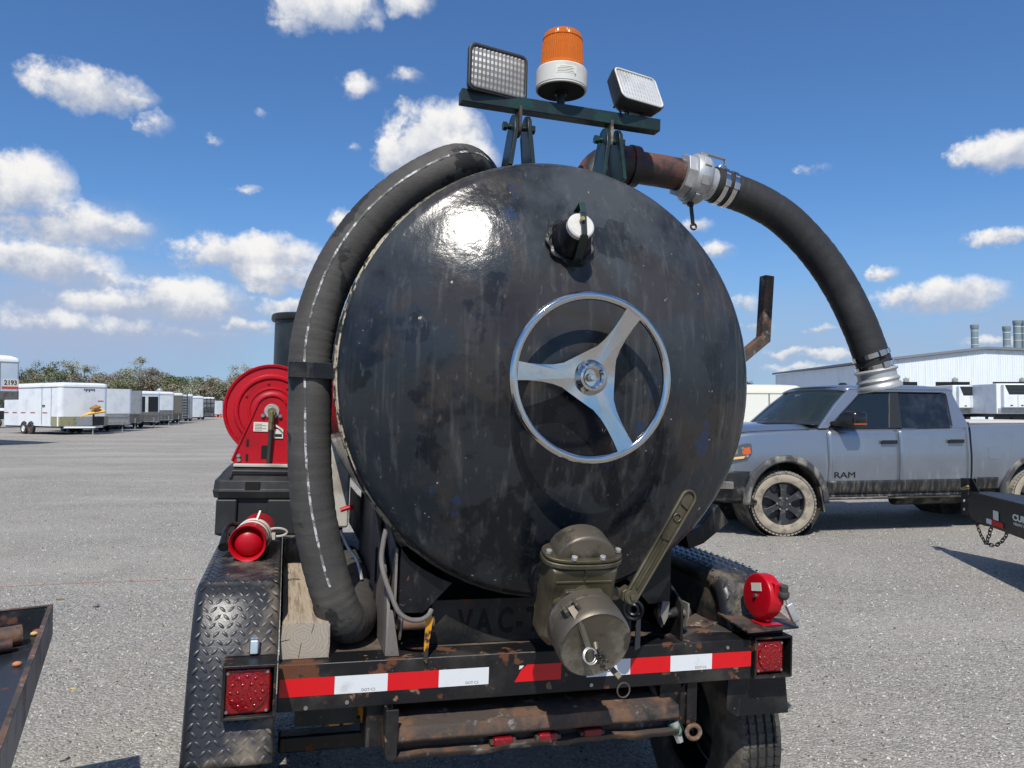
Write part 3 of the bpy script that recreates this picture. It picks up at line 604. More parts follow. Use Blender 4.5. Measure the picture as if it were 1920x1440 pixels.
# two work lights
def work_light(c, yaw, pitch, roll, glass, w, h, d):
    Rm = Matrix.Rotation(yaw, 3, 'Z') @ Matrix.Rotation(pitch, 3, 'X') @ Matrix.Rotation(roll, 3, 'Y')
    X, Y, Z = (Rm @ VX((1, 0, 0))), (Rm @ VX((0, -1, 0))), (Rm @ VX((0, 0, 1)))      # Y faces out
    def rr(hw, hh, r, y, n=5):
        out = []
        for (cx, cz, a0) in ((hw - r, hh - r, 0), (-hw + r, hh - r, 90), (-hw + r, -hh + r, 180), (hw - r, -hh + r, 270)):
            for k in range(n + 1): a = radians(a0 + 90 * k / n); out.append(c + X * (cx + r * cos(a)) + Z * (cz + r * sin(a)) + Y * y)
        return out
    mb = MB(); rings = [rr(w * .62, h * .60, .02, -d), rr(w * .92, h * .92, .02, -d * .62), rr(w, h, .022, -.01), rr(w, h, .022, .004), rr(w * .95, h * .93, .02, .006), rr(w * .93, h * .90, .018, -.004)]
    n = len(rings[0]); mb.add([p for r in rings for p in r], [(i * n + k, i * n + (k + 1) % n, (i + 1) * n + (k + 1) % n, (i + 1) * n + k) for i in range(len(rings) - 1) for k in range(n)] + [tuple(range(n))[::-1]])
    wlt = mb.build('work_light', M['plastic'], T, angle=40)
    mb = MB(); nx, nz = 14, 14; rows = []
    for j in range(nz + 1):
        tz = -1 + 2 * j / nz
        rows.append([c + X * (w * .93 * tx) + Z * (h * .90 * tz) + Y * (.001 + .0035 * (1 - tx * tx) * (1 - tz * tz) + (.0022 if i % 2 else 0) + (.0009 if j % 2 else 0)) for i in range(nx * 2 + 1) for tx in [(-1 + i / nx)]])
    mb.sheet(rows); mb.build('lamp_lens', glass, wlt, angle=8)
    mb = MB(); n2 = 24; ring = rr(w * .94, h * .91, .018, .004); mb.tube(ring, .0038, 6, closed=True); mb.build('lens_bezel', M['plastic'] if glass == M['lampgrey'] else M['white'], wlt)
    mb = MB()
    bx = VX((c.x, .052, 1.816))
    for sx in (-.028, .028): mb.bar(bx + VX((sx, 0, -.002)), c + VX((sx, .03, -h * .9)), .006, .022, (0, 1, 0))
    mb.cyl(c + VX((-.04, .03, -h * .95)), c + VX((.04, .03, -h * .95)), .008, n=10)
    mb.build('lamp_yoke', M['black'], wlt)
cL = onv(934, 136, .03); cR = onv(1197, 166, .03)
work_light(cL, radians(9), radians(-3), radians(1), M['lampgrey'], .102, .077, .05)
work_light(cR, radians(14), radians(-24), radians(-1), M['lampglass_lit'], .092, .070, .075)
mb = MB(); mb.tube(crom([cR + VX((-.07, .04, -.06)), VX((cR.x - .075, .035, 1.84)), VX((cR.x - .06, .03, 1.81)), VX((cR.x - .055, .04, 1.785))], 6), .0035, 6); mb.build('lamp_cable', M['dark'], lb)

# --- inlet elbow, nipple pipe
ev = .25; ey = 1.722
mb = MB(); eb = VX((.350, ev, 1.56)); mb.tube([eb, eb + VX((0, 0, .06))] + [VX((.350 + .10 - .10 * cos(a), ev, 1.62 + .10 * sin(a))) for a in [pi / 2 * k / 10 for k in range(11)]] + [VX((.50, ev, ey - .002))], [.070] * 14, 24)
mb.cyl((.490, ev, ey - .002), (.522, ev, ey - .002), .076, .074, 28)
elb = mb.build('inlet_elbow', M['pipe'], T, angle=50)
mb = MB(); mb.tube([VX((.51, ev, ey - .002)), VX((.62, ev, ey - .004)), VX((.722, ev, ey - .008))], .0585, 32); mb.build('inlet_pipe', M['pipe'], elb)
mb = MB()
for k in range(7): mb.torus((.688 + .0045 * k, ev, ey - .007), (1, 0, -.03), .0583, .0016, 32, 5)
mb.build('pipe_thread', M['rusty'], elb)
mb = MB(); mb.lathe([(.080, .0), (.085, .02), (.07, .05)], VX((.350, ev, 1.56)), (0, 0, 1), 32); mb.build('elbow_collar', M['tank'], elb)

# --- bent square post on the right flank
pp = [onv(1388, 672, .42), onv(1431, 636, .42), onv(1438, 518, .42)]
mb = MB(); mb.bar(pp[0], pp[1] + (pp[1] - pp[0]).normalized() * .012, .042, .042, (0, 1, 0)); mb.bar(pp[1] - (pp[2] - pp[1]).normalized() * .012, pp[2], .043, .043, (0, 1, 0)); mb.build('bent_post', M['rusty'], T, bevel=.003)
# --- lower right bracket plates
q = [onv(1328, 968, .45), onv(1346, 946, .45), onv(1367, 980, .45), onv(1318, 1020, .45), onv(1300, 1000, .45)]
mb = MB(); mb.prism(q, (0, .25, 0)); mb.build('side_bracket', M['black'], T, bevel=.003)
q = [onv(1285, 1000, .35), onv(1318, 985, .35), onv(1322, 1018, .35), onv(1292, 1030, .35)]
mb = MB(); mb.prism(q, (0, .10, 0)); mb.build('side_bracket', M['black'], T, bevel=.003)

# --- deck, frame rails
mb = MB(); mb.bb((-.652, .006, .020), (.872, 2.4, .064)); deck = mb.build('deck', M['deck'], T, bevel=.002)
mb = MB(); mb.bar((.62, .06, .067), (.86, .22, .067), .055, .008, (0, 0, 1)); mb.build('deck_cleat', M['rusty'], deck, bevel=.001)
mb = MB(); mb.bar((.60, .30, .066), (.78, .10, .066), .035, .005, (0, 0, 1)); mb.build('deck_cleat', M['rusty'], deck, bevel=.001)
for uu_ in (-.36, .60):
    mb = MB(); mb.bb((uu_ - .04, .03, -.20), (uu_ + .04, 3.4, .018)); mb.build('frame_rail', M['black'], T, bevel=.004)
mb = MB(); mb.bb((-.60, .10, -.15), (-.42, .14, .018)); mb.build('frame_crossbar', M['black'], T)
mb = MB(); mb.bb((-.64, .62, -.45), (.87, .70, -.39)); mb.build('axle_tube', M['black'], T, bevel=.01)

# --- bumper with tape
mb = MB(); mb.bb((-.655, -.0, -.068), (.885, .045, .0645)); mb.bb((-.655, .0, .058), (.885, .10, .0655)); bum = mb.build('bumper', M['bumper'], T, bevel=.004)
segs = [(-.650, -.4975, 'r'), (-.497, -.345, 'w'), (-.3445, -.193, 'r'), (-.1925, -.038, 'w'), (.045, .197, 'r'), (.2835, .4345, 'w'), (.435, .578, 'r'), (.5785, .732, 'w'), (.7325, .882, 'r')]
for (a0, a1, c) in segs:
    mb = MB(); h = .0254; sk = .0
    if abs(a0 - .045) < .001: poly = [(.045, -.0254), (.197, -.0254), (.197, .0254), (.085, .0254), (.076, .018), (.066, .012), (.058, -.004)]
    else: poly = [(a0, -h), (a1, -h), (a1, h), (a0, h)]
    mb.prism([VX((x, -.0012, z)) for x, z in poly], (0, .0010, 0))
    mb.build('reflective_tape', M['redtape'] if c == 'r' else M['whitetape'], bum)
for a0 in (-.43, -.12, .66):
    text_mb('DOT-C2', .011, basis((1, 0, 0), (0, 0, 1), (0, -1, 0), (a0 + .03, -.0013, -.018)), .0001).build('tape_print', M['ink'], bum, smooth=False)
for (uu_, ww) in ((-.575, -.058), (-.46, -.05), (.30, -.05), (.79, .042)):
    mb = MB(); mb.cyl((uu_, .004, ww), (uu_, -.004, ww), .006, n=10); mb.build('bumper_bolt', M['steel'], bum)
mb = MB(); mb.prism([VX((.0585, -.0013, .012)), VX((.068, -.0013, .0165)), VX((.074, -.0013, .0235)), VX((.060, -.0013, .0235))], (0, .001, 0)); mb.build('tape_scrap', M['whitetape'], bum)

# --- tail lights
def tail_light(u0, u1, w0, w1, v, lens):
    mb = MB(); t = .007
    for lo, hi in (((u0, v, w0), (u0 + t, v + .085, w1)), ((u1 - t, v, w0), (u1, v + .085, w1)), ((u0 + t, v, w0), (u1 - t, v + .085, w0 + t)), ((u0 + t, v, w1 - t), (u1 - t, v + .085, w1)), ((u0, v + .085, w0), (u1, v + .089, w1))): mb.bb(lo, hi)
    tl = mb.build('tail_light', M['bumper'], T, bevel=.0015)
    cu = u1 - t - .006 - .0605 if u0 < 0 else u0 + t + .004 + .0555; cw = (w0 + w1) / 2 - .001; hs = .0605 if u0 < 0 else .0545
    mb = MB(); mb.bb((cu - hs, v + .012, cw - hs), (cu + hs, v + .06, cw + hs)); mb.build('lens_housing', lens, tl, bevel=.008, seg=3)
    mb = MB(); mb.lathe([(hs * .84, 0), (hs * .84, .005), (hs * .76, .0065), (0, .0085)], VX((cu, v + .012, cw)), (0, -1, 0), 40); mb.build('round_lens', lens, tl)
    mb = MB()
    for (rr_, n) in ((0, 1), (.022, 6), (.041, 12)):
        for k in range(n): mb.sph((cu + rr_ * cos(2 * pi * k / n), v + .0085, cw + rr_ * sin(2 * pi * k / n)), .0062, 8, 6)
    mb.build('led_cluster', lens, tl, kind='stuff')
    for sx in (-1, 1):
        for sz in (-1, 1):
            mb = MB(); q = VX((cu + sx * hs * .83, v + .012, cw + sz * hs * .83)); mb.cyl(q, q - VX((0, .003, 0)), .0042, n=8); mb.build('lens_screw', M['steel'], tl)
_a, _b = onv(418, 1251, -.128), onv(515, 1346, -.128)
tail_light(_a.x, _b.x, _b.z, _a.z, -.128, M['redlens'])
tail_light(.890, 1.038, -.066, .072, -.012, M['redlens'])

# --- fenders with raised tread
def fender(name, u0, u1, prof, spans):
    # profile (v, w) from front to rear bottom, rounded
    P = crom([VX((0, v, w)) for v, w in prof], 6)
    mb = MB(); rows = []
    r = .028
    for i, p in enumerate(P):
        t = (P[min(i + 1, len(P) - 1)] - P[max(i - 1, 0)]).normalized(); n = VX((0, t.z, -t.y))
        row = []
        s0 = -1
        for (du, dn) in ((0, -.20), (0, -r), (r * .3, -r * .3), (r, 0)): row.append(VX((u0 + du, p.y, p.z)) + n * dn if dn > -.1 else VX((u0 + du, p.y, p.z)) + n * (-.055))
        for (du, dn) in ((r, 0), (r * .3, -r * .3), (0, -r), (0, -.20)): row.append(VX((u1 - du, p.y, p.z)) + n * (dn if dn > -.1 else -.055))
        rows.append(row)
    mb.sheet(rows); fe = mb.build(name, M['tread'], T, solid=.004, angle=50)
    # tread lugs on the outer face
    tb = MB(); L = [0]
    for i in range(1, len(P)): L.append(L[-1] + (P[i] - P[i - 1]).length)
    tot = L[-1]; k = 0; s = tot - .012
    def at_s(s):
        for i in range(1, len(P)):
            if L[i] >= s: 
                t = (s - L[i - 1]) / max(L[i] - L[i - 1], 1e-6); q = P[i - 1].lerp(P[i], t); tg = (P[i] - P[i - 1]).normalized(); return q, tg
        return P[-1], (P[-1] - P[-2]).normalized()
    row = 0
    while s > tot - 1.15:
        q, tg = at_s(s); n = VX((0, tg.z, -tg.y))
        c = u0 + .020 + (.0115 if row % 2 else 0); j = 0
        while c < u1 - .014:
            sg = 1 if (row + j) % 2 else -1
            d = (VX((1, 0, 0)) * sg * .70 + tg * .71).normalized(); e = n.cross(d)
            cc = q + VX((c, 0, 0)) + n * .0022; hl, hw, hh = .0125, .0042, .0019
            tb.add([cc - d * hl, cc - d * hl * .45 - e * hw, cc + d * hl * .45 - e * hw, cc + d * hl, cc + d * hl * .45 + e * hw, cc - d * hl * .45 + e * hw, cc - d * hl * .5 + n * hh, cc + d * hl * .5 + n * hh],
                   [(0, 1, 6), (1, 2, 7, 6), (2, 3, 7), (3, 4, 7), (4, 5, 6, 7), (5, 0, 6)])
            c += .023; j += 1
        s -= .023; row += 1
    tb.build('tread_lugs', M['tread'], fe, kind='stuff', angle=60)
    return fe
fl = fender('fender', -.890, -.660, [(2.3, -.05), (2.15, .22), (1.9, .288), (1.2, .290), (.6, .290), (.16, .288), (.085, .272), (.03, .215), (-.035, .095), (-.085, -.04), (-.125, -.15)], 0)
fr = fender('fender', .878, 1.085, [(2.3, -.05), (2.15, .2), (1.9, .247), (1.2, .248), (.6, .248), (.30, .244), (.22, .222), (.17, .165), (.138, .05), (.11, -.1), (.07, -.20)], 0)
mb = MB(); mb.prism([onv(440, 1345, -.06), onv(512, 1338, -.06), onv(513, 1400, -.075), onv(500, 1412, -.08), onv(455, 1412, -.08)], (0, .01, 0)); mb.build('mud_flap', M['rubber2'], T)
mb = MB(); mb.prism([onv(1366, 1268, .06), onv(1472, 1262, .06), onv(1478, 1336, .05), onv(1380, 1343, .05), onv(1362, 1330, .05)], (0, .006, 0)); mb.build('mud_flap', M['black'], T)
for (ua, ub, wt_top, vr) in ((.884, .880, .225, .19), (-.666, -.662, .262, .11)):
    mb = MB(); mb.prism([VX((ua, vr, .05)), VX((ua, vr - .01, .12)), VX((ua, vr + .05, wt_top)), VX((ua, 2.1, wt_top)), VX((ua, 2.2, .05))], (ub - ua, 0, 0)); mb.build('fender_apron', M['tread'], T)
# small chrome lamp on the left fender
c = onv(477, 1211, -.035)
mb = MB(); mb.prism([c + VX((x, .004 + .5 * .0, z)) for x, z in ((-.013, .022), (0, .034), (.013, .022), (.013, -.022), (0, -.034), (-.013, -.022))], (0, -.006, 0)); fl2 = mb.build('marker_lamp', M['chrome'], T, bevel=.002)
mb = MB(); mb.bb((c.x - .0105, -.052, c.z - .019), (c.x + .0105, -.04, c.z + .019)); mb.build('marker_lens', mat('frosted_marker', S(190, 205, 215), .25, .2), fl2, bevel=.004)

# --- wheels
def wheel_at(u_out, sgn, v, name='wheel'):
    r, wd = .392, .215; c = VX((u_out - sgn * wd / 2, v, -.41)); ax = VX((sgn, 0, 0))
    mb = MB(); pr = [(.205, -.085), (.215, -.10), (.28, -.1085), (.345, -.104), (.378, -.092), (.389, -.080)]
    grooves = []
    for x0 in (-.052, -.018, .018, .052): grooves += [(.3915, x0 - .006), (.380, x0 - .004), (.380, x0 + .004), (.3915, x0 + .006)]
    pr = pr + grooves + [(a, -b_) for a, b_ in pr[::-1]]
    mb.lathe(pr, c, ax, 72); ty = mb.build(name, M['tyre'], T, angle=30)
    tb = MB()     # zig-zag sipes read as tread blocks
    for xi in (-.066, -.035, 0, .035, .066):
        for k in range(72):
            a = 2 * pi * k / 72; e = VX((0, cos(a), sin(a))); t_ = VX((0, -sin(a), cos(a)))
            q = c + ax * xi + e * .3915
            tb.add([q - ax * .013 - t_ * .012 + e * .0, q + ax * .002 - t_ * .006, q + ax * .013 - t_ * .012, q + ax * .013 + t_ * .004, q + ax * .002 + t_ * .010, q - ax * .013 + t_ * .004] + [p + e * .0025 for p in
                    (q - ax * .012 - t_ * .011, q + ax * .002 - t_ * .005, q + ax * .012 - t_ * .011, q + ax * .012 + t_ * .003, q + ax * .002 + t_ * .009, q - ax * .012 + t_ * .003)],
                   [(6, 7, 8, 9, 10, 11)] + [(k2, (k2 + 1) % 6, 6 + (k2 + 1) % 6, 6 + k2) for k2 in range(6)])
    tb.build('tread_blocks', M['tyre'], ty, kind='stuff', merge=False, smooth=False)
    mb = MB(); mb.lathe([(.206, -.085), (.20, -.07), (.195, .0), (.2, .07), (.206, .085)], c, ax, 40); mb.lathe([(.195, .03), (.14, .045), (.10, .03), (.05, .055), (0, .055)], c, ax, 40); mb.build('rim', M['black'], ty)
wheel_at(-.925, -1, .60); wheel_at(1.160, 1, .56); wheel_at(-.925, -1, 1.50); wheel_at(1.160, 1, 1.46)

# --- step with marker lights
sv = -.045
mb = MB(); q = [VX((-.352, sv, -.066)), VX((-.314, sv, -.066)), VX((-.316, sv, -.205)), VX((-.330, sv, -.212)), VX((-.346, sv, -.206)), VX((-.353, sv, -.185))]
mb.prism(q, (0, .010, 0)); mb.prism([VX((-.352, sv + .010, -.066)), VX((-.342, sv + .010, -.066)), VX((-.342, sv + .010, -.19)), VX((-.352, sv + .010, -.19))], (0, .12, 0)); step = mb.build('rear_step', M['bumper'], T, bevel=.003)
mb = MB(); q = [VX((.632, .0, -.066)), VX((.692, .0, -.066)), VX((.690, .0, -.20)), VX((.655, .0, -.235)), VX((.600, .0, -.19)), VX((.600, .0, -.175)), VX((.575, .0, -.15)), VX((.585, .0, -.14))]
mb.prism([VX((.590, .03, -.165)), VX((.655, .03, -.068)), VX((.655, .03, -.215)), VX((.60, .03, -.19))], (0, .012, 0)); mb.prism([VX((.655, .02, -.066)), VX((.692, .02, -.066)), VX((.692, .02, -.205)), VX((.680, .02, -.235)), VX((.655, .02, -.215))], (0, .07, 0)); mb.build('step_gusset', M['bumper'], step, bevel=.002)
mb = MB(); mb.torus((.676, .01, -.232), (.2, 1, 0), .022, .0075, 24, 8); mb.build('tie_ring', M['rusty'], step)
def wav(x, a=.006): return a * (sin(x * 23) * .5 + sin(x * 51 + 1) * .35 + sin(x * 9) * .4)
rows = []
xs = [-.33 + .93 * i / 60 for i in range(61)]
prof_s = [(.12, -.110), (.06, -.118), (-.02, -.128), (-.028, -.158), (-.026, -.168), (-.020, -.170), (.015, -.171), (.016, -.203), (-.028, -.2045), (-.034, -.2005), (-.030, -.214)]
for i, (v, w) in enumerate(prof_s): rows.append([VX((x, v, w + (wav(x) if i > 7 else wav(x, .0018)) + .055 * 0)) for x in xs])
mb = MB(); mb.sheet(rows[:5]); mb.build('step_tread', M['rusty'], step, solid=.005, angle=30)
mb = MB(); mb.sheet(rows[4:]); mb.build('step_channel', M['rusty'], step, solid=.004, angle=30)
for px_, py_ in ((945, 1393), (1030, 1385), (1113, 1377)):
    c = onv(px_, py_, -.036)
    mb = MB(); mb.bb((c.x - .031, -.034, c.z - .0135), (c.x + .031, .0, c.z + .0135)); mk = mb.build('marker_light', M['redlens2'], step, bevel=.007, seg=3)
    for sg in (-1, 1):
        mb = MB(); mb.bb((c.x + sg * .034 - .006, -.029, c.z - .006), (c.x + sg * .034 + .006, -.0, c.z + .006)); mb.build('lamp_clip', M['rusty'], step)
mb = MB(); mb.tube(crom([VX((.545, .10, -.08)), VX((.575, .03, -.15)), VX((.60, -.005, -.205)), VX((.612, -.01, -.23))], 6), .011, 10); mb.build('drain_pipe', M['rusty'], step)
mb = MB(); mb.cyl((.590, -.002, -.185), (.606, -.006, -.222), .020, .018, 12); mb.build('drain_valve', mat('teal_drain_valve', S(60, 120, 105), .6, layers=[dict(col=(.35, .33, .3), scale=30, lo=.5, hi=.6)]), step)
mb = MB(); mb.cyl((.607, -.007, -.226), (.616, -.010, -.250), .014, .012, 6); mb.build('drain_plug', M['alu'], step)
# yellow bracket below the bumper
mb = MB(); q = [onv(628, 1322, .12), onv(678, 1318, .12), onv(686, 1355, .12), onv(616, 1362, .12)]; mb.prism(q, (0, .006, 0)); ybk = mb.build('spring_bracket', M['yellow'], T)
for px_, py_ in ((654, 1339), (632, 1350), (672, 1345), (640, 1358)):
    c = onv(px_, py_, .118); mb = MB(); mb.cyl(c, c + VX((0, .003, 0)), .006, n=10); mb.build('bracket_hole', M['dark'], ybk)

# --- saddles, side plate, lettered panel
def saddle(u_out, sgn, nm='saddle'):
    def X(d): return u_out + sgn * d
    hh = lambda u: CW - sqrt(max(R0 * R0 - (u - CU) ** 2, 0))
    q = [(X(0), .185), (X(0), .385), (X(.03), .345), (X(.075), .315), (X(.12), .29), (X(.165), .272), (X(.12), .225), (X(.078), .182)]
    mb = MB(); mb.prism([VX((a, .052, b_)) for a, b_ in q], (0, 1.9, 0)); return mb.build(nm, M['black'], T, bevel=.003)
saddle(-.314, 1); saddle(.60, -1)
mb = MB(); mb.prism([VX((-.322, .056, .175)), VX((-.3165, .056, .175)), VX((-.3165, .056, .385)), VX((-.350, .40, .52)), VX((-.356, .40, .20))], (.0, .0, .0)) if False else None
q = [VX((-.320, .058, .10)), VX((-.320, .058, .378)), VX((-.320, .40, .470)), VX((-.320, 1.2, .52)), VX((-.320, 1.2, .07)), VX((-.320, .10, .07))]
mb = MB(); mb.prism(q, (-.008, 0, 0)); mb.build('saddle_side', M['purple'], T, bevel=.002)
q = [VX((-.343, .022, .0665)), VX((-.343, .022, .205)), VX((-.343, .05, .262)), VX((-.343, .35, .42)), VX((-.343, .50, .47)), VX((-.343, .50, .0665))]
mb = MB(); mb.prism(q, (-.010, 0, 0)); mb.prism([VX((-.345, .020, .0665)), VX((-.310, .020, .0665)), VX((-.318, .020, .11)), VX((-.334, .020, .20)), VX((-.345, .020, .205))], (0, .008, 0)); mb.build('side_plate', M['purple'], T, bevel=.002)
q = [VX((.625, .022, .0665)), VX((.625, .022, .19)), VX((.625, .30, .33)), VX((.625, .7, .42)), VX((.625, .7, .0665))]
mb = MB(); mb.prism(q, (.010, 0, 0)); mb.build('side_plate', M['black'], T, bevel=.002)
mb = MB(); mb.bb((-.200, .115, .0655), (.49, .125, .205)); pan = mb.build('cross_panel', M['black'], T, bevel=.002)
mb = MB(); mb.bb((-.36, .30, .066), (.62, .31, .34)); mb.build('rear_bulkhead', M['dark'], T)
for ch, x in (('V', -.080), ('A', -.018), ('C', .054), ('-', .102), ('T', .150), ('R', .215), ('O', .285), ('N', .355)):
    text_mb(ch, .108, basis((1, 0, 0), (0, 0, 1), (0, -1, 0), (x - .01, .1135, .128)), .0006, .0030, .68).build('letter', M['dark'], pan, smooth=False)
for uu_ in (-.322, .555):
    mb = MB(); mb.cyl((uu_, .06, .150), (uu_ + .12, .06, .150), .018, n=16); mb.build('pivot_pin', M['rusty'], T)
    for du in (.012, .10):
        mb = MB(); mb.prism([VX((uu_ + du, .030, .185)), VX((uu_ + du, .085, .185)), VX((uu_ + du, .08, .12)), VX((uu_ + du, .05, .105)), VX((uu_ + du, .03, .14))], (.006, 0, 0)); mb.build('hinge_lug', M['purple'], T)
# bent rod latch hanging on the left saddle
mb = MB(); pts = [onv(724, 992, .035), onv(719, 1015, .03), onv(715, 1050, .025), onv(722, 1085, .012), onv(735, 1120, .0), onv(748, 1148, -.012), onv(766, 1161, -.02), onv(786, 1163, -.022), onv(802, 1155, -.016), onv(809, 1143, -.005)]
mb.tube(crom(pts, 5), .0075, 10); mb.build('latch_rod', M['purple'], T)
mb = MB(); q = [onv(800, 1155, -.004), onv(812, 1160, -.004), onv(804, 1210, -.008), onv(801, 1244, -.008), onv(794, 1240, -.008), onv(796, 1200, -.008)]; mb.prism(q, (0, .006, 0)); mb.build('wedge_pin', M['yellow'], T)
mb = MB(); q = [onv(1195, 1150, .0), onv(1202, 1150, .0), onv(1200, 1215, -.004), onv(1190, 1220, -.004)]; mb.prism(q, (0, .006, 0)); mb.build('wedge_pin', M['purple'], T)
mb = MB(); q = [onv(1243, 1128, .01), onv(1256, 1128, .01), onv(1252, 1158, .0), onv(1245, 1172, .0), onv(1238, 1150, .0)]; mb.prism(q, (0, .006, 0)); mb.build('wedge_pin', M['purple'], T)
mb = MB(); c = onv(1187, 1143, .0); mb.torus(c, (.6, 1, 0), .03, .006, 24, 8); mb.torus(c, (.6, 1, 0), .016, .005, 20, 6); mb.build('latch_eye', M['black'], T)
# bracket band holding the stored hose
v0 = .10
mb = MB(); a0, a1 = onv(545, 692, v0 - .07), onv(620, 693, v0 - .06)
band = [VX((R0 * -1 + CU + .0, v0 + .07, a0.z)), VX((a0.x + .0, v0 + .075, a0.z)), VX((a0.x - .002, v0 - .066, a0.z)), VX((a1.x + .01, v0 - .066, a0.z))]
for i in range(3): mb.bar(band[i] + (VX((0, 0, 0))), band[i + 1], .048, .009, (0, 1, 0) if i != 1 else (1, 0, 0))
mb.build('hose_band', M['black'], T, bevel=.002)
# cream water tank and dark locker beside the tank on the left
mb = MB(); mb.bb((-.520, 1.0, .30), (-.395, 1.5, .66)); mb.build('water_tank', M['concrete'], T, bevel=.012)
mb = MB(); mb.bb((-.56, 1.75, .066), (-.36, 2.3, 1.0)); mb.build('side_locker', M['black'], T, bevel=.006)
mb = MB(); mb.tube(crom([VX((-.45, .72, .41)), VX((-.42, .72, .42)), VX((-.40, .72, .42))], 4), .009, 8); mb.build('red_pipe', M['red'], T)
mb = MB(); mb.tube(crom([VX((-.46, .55, .36)), VX((-.43, .54, .30)), VX((-.40, .5, .26)), VX((-.385, .46, .2))], 5), .006, 6); mb.build('grey_cable', M['alu'], T)
# rusty shelf plate that carries the red reel
mb = MB(); q = [onw(1345, 1148, .105), onw(1402, 1184, .105), onw(1498, 1175, .105), onw(1462, 1147, .105)]; mb.prism(q, (0, 0, -.006)); mb.build('reel_shelf', M['rusty'], T)
mb = MB(); mb.bb((.90, .03, .066), (1.03, .12, .0985)); mb.build('shelf_block', M['black'], T, bevel=.003)

# ================================================================== things carried by the trailer
hose = thing('suction_hose', 'thick grey ribbed suction hose curled round the left flank of the tank', 'hose', (-.47, .15, .065), TM)
path = [VX((CU + .757 * cos(radians(a)), .10 + (.30 * ((118 - a) / 17) ** 1.7 if a < 118 else 0), CW + (.757 - (.06 * ((118 - a) / 17) ** 2 if a < 118 else 0)) * sin(radians(a)))) for a in (101, 103, 106, 109, 113, 118, 126, 134, 142, 150, 158, 166, 173, 179)]
path += [VX((-.600, .10, .84)), VX((-.597, .10, .72)), VX((-.590, .10, .61)), VX((-.573, .10, .484)), VX((-.538, .10, .335)), VX((-.502, .105, .225)), VX((-.470, .125, .158)), VX((-.440, .175, .132)), VX((-.420, .24, .131)), VX((-.408, .33, .131)), VX((-.395, .5, .131)), VX((-.385, .8, .131)), VX((-.38, 1.2, .131))]
hp_ = crom(path, 14)
CR = {int(x): random.uniform(.010, .028) for x in np.cumsum(NR.integers(3, 9, 120))}
def hov(i, q): return 1 + .004 * sin(i * 1.9) + .004 * sin(i * .7 + 2 * q) - CR.get(i, 0) * (.35 + .65 * abs(sin(q * .5 + i)))
mb = MB(); mb.tube(hp_, .0645, 36, ov=hov); mb.build('hose_body', M['rubber'], hose, angle=60)
# printed stripe along the hose
mb = MB(); rows = []
sid = [i for i in range(45, 300) if i < len(hp_) - 105]
for i in sid:
    t = (hp_[i + 1] - hp_[i - 1]).normalized(); out_ = (hp_[i] - VX((CU, hp_[i].y, CW))); f = max(0, min(1, (hp_[i].z - .2) / .5))
    n_ = VX((0, -1, 0)); n_ = (n_ - t * n_.dot(t)).normalized(); e_ = t.cross(n_)
    k = .35 * sin(i * .012)
    rows.append([hp_[i] + (n_ * cos(k + w_) + e_ * sin(k + w_)) * .0657 for w_ in (-.05, 0, .05)])
mb.sheet(rows); mb.build('hose_stripe', M['stripe'], hose)

dh = thing('discharge_hose', 'black rubber hose arching from the rusty pipe, with cam coupling and silver clamps', 'hose', (1.5, .15, .95), TM)
vv = lambda k: .25 - .13 * k
cp = [onv(x, y, vv(k)) for (x, y, k) in ((1330, 343, 0), (1372, 358, 0.02), (1420, 378, .12), (1472, 411, .25), (1528, 468, .42), (1575, 536, .6), (1610, 606, .78), (1632, 663, .92), (1643, 696, .97), (1649, 722, 1.0))]
cc_ = crom(cp, 12)
mb = MB(); mb.tube(cc_[1:-18], .0655, 36, ov=lambda i, q: 1 + .004 * sin(i * 2.1) + .004 * sin(i * .55) - CR.get(i * 2, 0) * .7); mb.build('hose_body', M['rubber2'], dh, angle=60)
d0 = (cp[1] - cp[0]).normalized(); s0 = VX((.700, ev, ey - .008)); d0 = (cp[1] - s0).normalized()
mb = MB(); mb.cyl(s0, s0 + d0 * .032, .082, .082, 8); mb.lathe([(.075, .03), (.088, .036), (.092, .05), (.092, .085), (.084, .098), (.075, .102), (.06, .102)], s0, d0, 40); cl = mb.build('cam_coupling', M['alu'], dh, bevel=.002)
x_, y_, _ = frame(d0, (0, 0, 1))
for k in range(8):
    a = 2 * pi * k / 8 + .3; e = x_ * cos(a) + y_ * sin(a); mb = MB(); mb.ob(s0 + d0 * .066 + e * .0925, e, d0.cross(e), d0, .004, .018, .014); mb.build('coupling_boss', M['alu'], cl, bevel=.002)
mb = MB(); e = x_; q = s0 + d0 * .075 + x_ * .098
for sg in (-1, 1): mb.ob(q + y_ * .014 * sg - x_ * .004, x_, y_, d0, .012, .004, .014)
mb.bar(q + x_ * .010, q + x_ * .012 + d0 * .10, .016, .006, x_); mb.bar(q + x_ * .012 + d0 * .098, q - x_ * .014 + d0 * .104, .014, .005, d0); mb.build('cam_arm', M['steel'], cl, bevel=.0015)
mb = MB(); mb.torus(q + d0 * .098 - x_ * .028, y_, .018, .0025, 24, 6); mb.build('arm_ring', M['steel'], cl)
q = s0 + d0 * .065 - x_ * .092; mb = MB(); mb.bar(q, q + VX((.012, 0, -.085)), .012, .008, (0, 1, 0)); mb.torus(q + VX((.014, 0, -.088)), (0, 1, 0), .011, .004, 16, 6); mb.cyl(q + x_ * .01, q - x_ * .012, .012, n=10); mb.build('cam_arm', M['black'], cl)
mb = MB(); mb.cyl(s0 + d0 * .10, s0 + d0 * .135, .0605, n=28); mb.build('hose_shank', M['alu'], cl)
